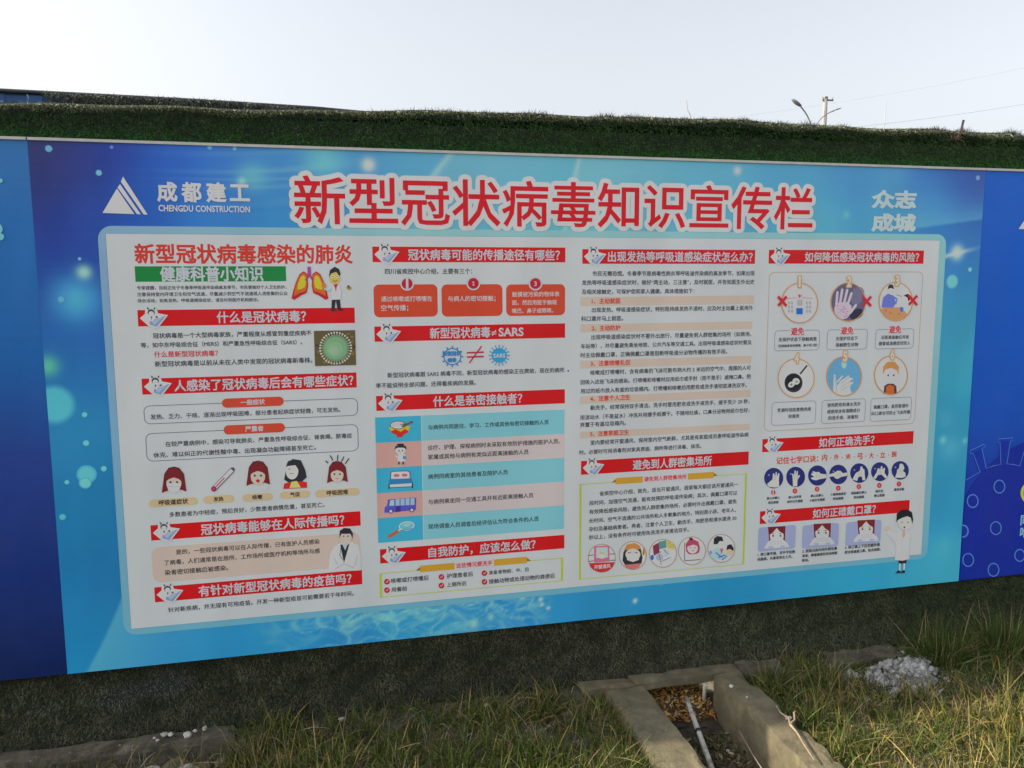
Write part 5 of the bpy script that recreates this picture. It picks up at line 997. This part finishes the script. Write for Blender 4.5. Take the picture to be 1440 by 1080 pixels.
LC = [(.78, .44, .10), (.72, .32, .07), (.80, .55, .18), (.55, .22, .06), (.75, .50, .14), (.80, .66, .38)]  # leaf orange raised bright to stand for a sunlit spot
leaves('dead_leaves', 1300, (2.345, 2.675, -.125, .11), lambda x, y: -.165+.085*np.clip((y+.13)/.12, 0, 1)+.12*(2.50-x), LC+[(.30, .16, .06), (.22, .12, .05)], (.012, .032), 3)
leaves('dead_leaves', 420, (2.34, 2.68, -.9, -.2), lambda x, y: -.20, [(.34, .25, .14), (.28, .22, .13), (.20, .15, .09), (.42, .34, .22)], (.012, .035), 4)
m = MB(); n_ = 14
xs_ = np.linspace(2.337, 2.683, 10); ys_ = np.linspace(-.145, .13, 8)
m.v = [(x, y, -.185+.095*np.clip((y+.145)/.12, 0, 1)+.12*(2.50-x)+.012*noise.noise(Vector((x*30, y*30, 0)))) for y in ys_ for x in xs_]; m.c = [(1, 1, 1, 1)]*len(m.v); m.f = [(j*10+i, j*10+i+1, (j+1)*10+i+1, (j+1)*10+i) for j in range(7) for i in range(9)]
tag(m.build('silt_bank', M_SOIL, smooth=True), kind='stuff')
r = np.random.default_rng(77); n = 5200; x = r.uniform(2.36, 2.68, n)**1; y = r.uniform(-1.2, -.17, n); d = np.stack([r.normal(0, .6, n), r.normal(0, .6, n), np.abs(r.normal(.5, .4, n))], 1); d /= np.linalg.norm(d, axis=1)[:, None]
c = np.where((r.random(n) < .6)[:, None], np.array([.09, .14, .03]), np.array([.30, .25, .16]))*r.uniform(.6, 1.3, (n, 1))
tag(link('drain_weeds', blades('drain_weeds', np.stack([x, y, np.full(n, -.212)], 1), d, r.uniform(.015, .055, n), r.uniform(.002, .004, n), r.uniform(.2, .8, n), c, 3), M_BLADE), kind='stuff')
def rock(name, p, s, mat, seed, label=None, cat=None, group=None, flat=.7, sub=2):
    m = MB(); import bmesh
    bm = bmesh.new(); bmesh.ops.create_icosphere(bm, subdivisions=sub, radius=1)
    rr_ = random.Random(seed); sc = Vector((rr_.uniform(.8, 1.3), rr_.uniform(.7, 1.1), flat))
    for v in bm.verts:
        q = v.co.copy(); k = 1+.38*noise.noise(q*1.3+Vector((seed*3.1, 0, 0)))+.16*noise.noise(q*3.5+Vector((0, seed*1.7, 0))); v.co = Vector((q.x*sc.x, q.y*sc.y, q.z*sc.z))*k*s
    me = bpy.data.meshes.new(name); bm.to_mesh(me); bm.free(); o = link(name, me, mat); o.location = p; o.rotation_euler = (0, 0, rr_.uniform(0, 6))
    if label: tag(o, label, cat, group)
    return o
G_ = 'loose white stones by the wall'
for i, (x, y, z, s, lb_) in enumerate(((.335, -.02, .018, .012, 'second white stone from the left on the footing'), (.36, -.025, .018, .011, 'small white stone touching the one left of it on the footing'), (.315, -.05, .014, .007, 'tiny grey pebble left of the stones on the footing'), (.425, -.045, .018, .017, 'largest flat white stone on the footing strip'),
        (.45, -.02, .018, .009, 'small stone behind the largest white stone on the footing'), (.485, -.01, .018, .011, 'rightmost white stone of the row on the footing'), (.30, -.03, .014, .006, 'leftmost tiny pebble on the footing'), (2.705, -.19, .01, .010, 'round white stone on the inner top edge of the right kerb'),
        (2.72, -.30, .012, .006, 'tiny white pebble halfway along the right kerb'), (2.795, -.50, .016, .012, 'pinkish round stone on the sunlit end of the right kerb'), (2.62, -.33, -.20, .007, 'small white pebble in the weeds of the drain'), (2.60, -.47, -.20, .008, 'white pebble at the foot of the right kerb inside the drain'),
        (1.02, -.06, .012, .010, 'single white stone by the footing right of the dark tuft'), (4.0, -.47, -.02, .014, 'pale stone lying in the yellow grass at the lower right'), (1.62, -.09, .01, .009, 'pale pebble half hidden in grass at the footing centre'))):
    rock('stone', (x, y, z), s, M_STONE, 10+i, lb_, 'stone', G_, .65)
for i, (x, y, s, lb_) in enumerate(((.38, -.125, .055, 'large grey concrete lump in the hollow under the footing'), (.44, -.19, .05, 'concrete lump nearest the bottom edge in the hollow'), (.56, -.135, .036, 'smaller broken lump at the right of the hollow'), (.30, -.15, .034, 'dark broken lump at the left of the hollow'), (.49, -.14, .03, 'pale lump between the larger pieces in the hollow'))):
    rock('rubble_lump', (x, y, ground_h(x, y)+.01), s, M_MORTAR if i % 2 else M_CONC, 50+i, lb_, 'rubble', 'rubble in the hollow', .6, 3)
# crumbled mortar heap
random.seed(31); heap = tag(empty('mortar_heap', (3.56, -.22, -.03)), 'heap of crumbled grey mortar lying in the grass by the wall', 'rubble')
m = MB()
gx = np.linspace(-.30, .30, 70); gy = np.linspace(-.19, .19, 48)
m.v = [(3.56+x+y*.4, -.22+y, -.052+.045*max(0, 1-(x/.20)**2-(y/.125)**2)**.6+.022*fbm(x*1.0+5, y, 22, 4)+.05*fbm(x, y, 7, 2)) for y in gy for x in gx]; m.c = [(1, 1, 1, 1)]*len(m.v)
m.f = [(j*70+i, j*70+i+1, (j+1)*70+i+1, (j+1)*70+i) for j in range(47) for i in range(69)]
m.build('mortar_bed', M_MORTAR, heap)
import bmesh
cm = []
for s_ in range(4):
    bm = bmesh.new(); bmesh.ops.create_icosphere(bm, subdivisions=1, radius=1)
    for v in bm.verts: v.co *= 1+.45*noise.noise(v.co*1.6+Vector((s_*5, 0, 0)))
    me = bpy.data.meshes.new('crumb'); bm.to_mesh(me); bm.free(); me.materials.append(M_MORTAR); cm.append(me)
for i in range(280):
    a = random.uniform(0, 6.28); q = random.random()**.6*(1 if random.random() < .8 else 1.45); x = .19*q*math.cos(a); y = .12*q*math.sin(a); s_ = .003+.016*random.random()**3
    o = bpy.data.objects.new('mortar_crumb', cm[i % 4]); COL.objects.link(o); o.parent = heap; o.location = (x+y*.4, y, -.004+.03*max(0, 1-q*q)**.6+.004+random.uniform(0, .012)); o.scale = (s_*random.uniform(.8, 1.5), s_, s_*.8); o.rotation_euler = (random.random()*3, random.random()*3, random.random()*3)
for i in range(60):
    o = bpy.data.objects.new('mortar_crumb', cm[i % 4]); COL.objects.link(o); o.parent = heap; s_ = random.uniform(.004, .012)
    o.location = (.20+random.gauss(.0, .07), .09+random.gauss(0, .025), .012+random.random()*.01); o.scale = (s_*1.3, s_, s_*.8); o.rotation_euler = (random.random()*3, random.random()*3, 0)
m = MB(); rr2 = np.random.default_rng(12)
for i in range(1600):
    a = rr2.uniform(0, 6.28); q = abs(rr2.normal(0, .6)); x = 3.56+.26*q*math.cos(a)+.16*q*math.sin(a)*.4; y = -.22+.16*q*math.sin(a); s_ = rr2.uniform(.0015, .0045); g_ = rr2.uniform(.25, .55)
    m.add([(x+s_, y, -.03+.03*max(0, 1-q)), (x-s_*.5, y+s_*.9, -.03+.03*max(0, 1-q)), (x-s_*.5, y-s_*.9, -.03+.03*max(0, 1-q)), (x, y, -.028+.03*max(0, 1-q)+s_)], [(0, 1, 3), (1, 2, 3), (2, 0, 3)], (g_, g_, g_*.97))
tag(m.build('mortar_fines', M_LEAF, heap), kind='stuff')
# gravel and crumbs in soil
r = np.random.default_rng(9); m = MB(); T = [(1, 0, 0), (-.5, .86, 0), (-.5, -.86, 0), (0, 0, .9)]
for i in range(1500):
    x, y = r.uniform(-.9, 4.6), r.uniform(-1.2, .0)
    if KL[0]-.01 < x < KR[1]+.01 and (y > -.08 or not (KL[1]+.02 < x < KR[0]-.02)):
        if r.random() < .86: continue
        z = .004
    else: z = ground_h(x, y) if y < -.085 else .006
    s_ = r.uniform(.0015, .005); a = r.uniform(0, 6.28); c_, q_ = math.cos(a), math.sin(a); g_ = r.uniform(.12, .5)
    m.add([(x+s_*(p_[0]*c_-p_[1]*q_), y+s_*(p_[0]*q_+p_[1]*c_), z+s_*p_[2]) for p_ in T], [(0, 1, 3), (1, 2, 3), (2, 0, 3)], (g_, g_*.95, g_*.85))
tag(m.build('grit', M_LEAF), kind='stuff')
# twigs
tw = tag(empty('forked_twig', (2.79, -.55, .02)), 'forked brown twig lying along the top of the right kerb', 'twig')
m = MB(); m.tube([(2.785, -.42, .03), (2.775, -.47, .026), (2.782, -.52, .028), (2.765, -.56, .024), (2.758, -.62, .024), (2.735, -.70, .026), (2.715, -.80, .022)], [.003, .0038, .0045, .0055, .0045, .004, .003], 7); m.build('stem', M_TWIG, tw, True)
m = MB(); m.tube([(2.768, -.555, .026), (2.79, -.55, .036), (2.805, -.52, .048), (2.815, -.515, .052)], [.0045, .004, .0045, .0025], 7); m.build('side_branch', M_TWIG, tw, True)
m = MB(); m.tube([(2.655, -.36, -.10), (2.63, -.52, -.115), (2.60, -.80, -.13)], [.0022, .0028, .0025], 6); tag(m.build('shadow_line_twig', M_TWIG, smooth=True), 'thin straight twig added in the drain for the shadow line on the right kerb', 'twig')  # twig added to stand for a thin shadow line
# broad-leaved weeds
def rosette(p, n, L_, cols, label, seed):
    r = random.Random(seed); root = tag(empty('broad_leaf_weed', p), label, 'weed', 'broad-leaved weeds')
    for i in range(n):
        a = 6.28*i/n+r.uniform(-.4, .4); l = L_*r.uniform(.7, 1.1); w_ = l*.22; up = r.uniform(.35, 1.0); m = MB(); vs = []
        for j in range(7):
            t = j/6; ww_ = w_*math.sin(math.pi*(.12+.86*t))**.8; rr_ = l*t*math.cos(up*(1-.5*t)); z = l*t*math.sin(up)*(1-.35*t*t); c_, s_ = math.cos(a), math.sin(a)
            for k in (-1, 0, 1): vs.append((p[0]+rr_*c_-k*ww_*s_, p[1]+rr_*s_+k*ww_*c_, p[2]+z+abs(k)*ww_*.35))
        c = cols[r.randrange(len(cols))]; m.add(vs, [(j*3+k, j*3+k+1, j*3+k+4, j*3+k+3) for j in range(6) for k in (0, 1)], c); m.build('leaf', M_LEAF, root, True)
rosette((1.19, -.50, -.03), 9, .07, [(.16, .19, .04), (.22, .22, .05), (.12, .16, .035)], 'yellow-green broad-leaved weed at the bottom edge left of centre', 1)
rosette((1.30, -.56, -.03), 7, .06, [(.24, .22, .06), (.16, .18, .04)], 'smaller yellowish weed right of the other at the bottom edge', 2)
rosette((2.90, -.86, -.03), 6, .05, [(.12, .20, .04), (.16, .22, .05)], 'bright green weed beside the end of the right kerb', 3)
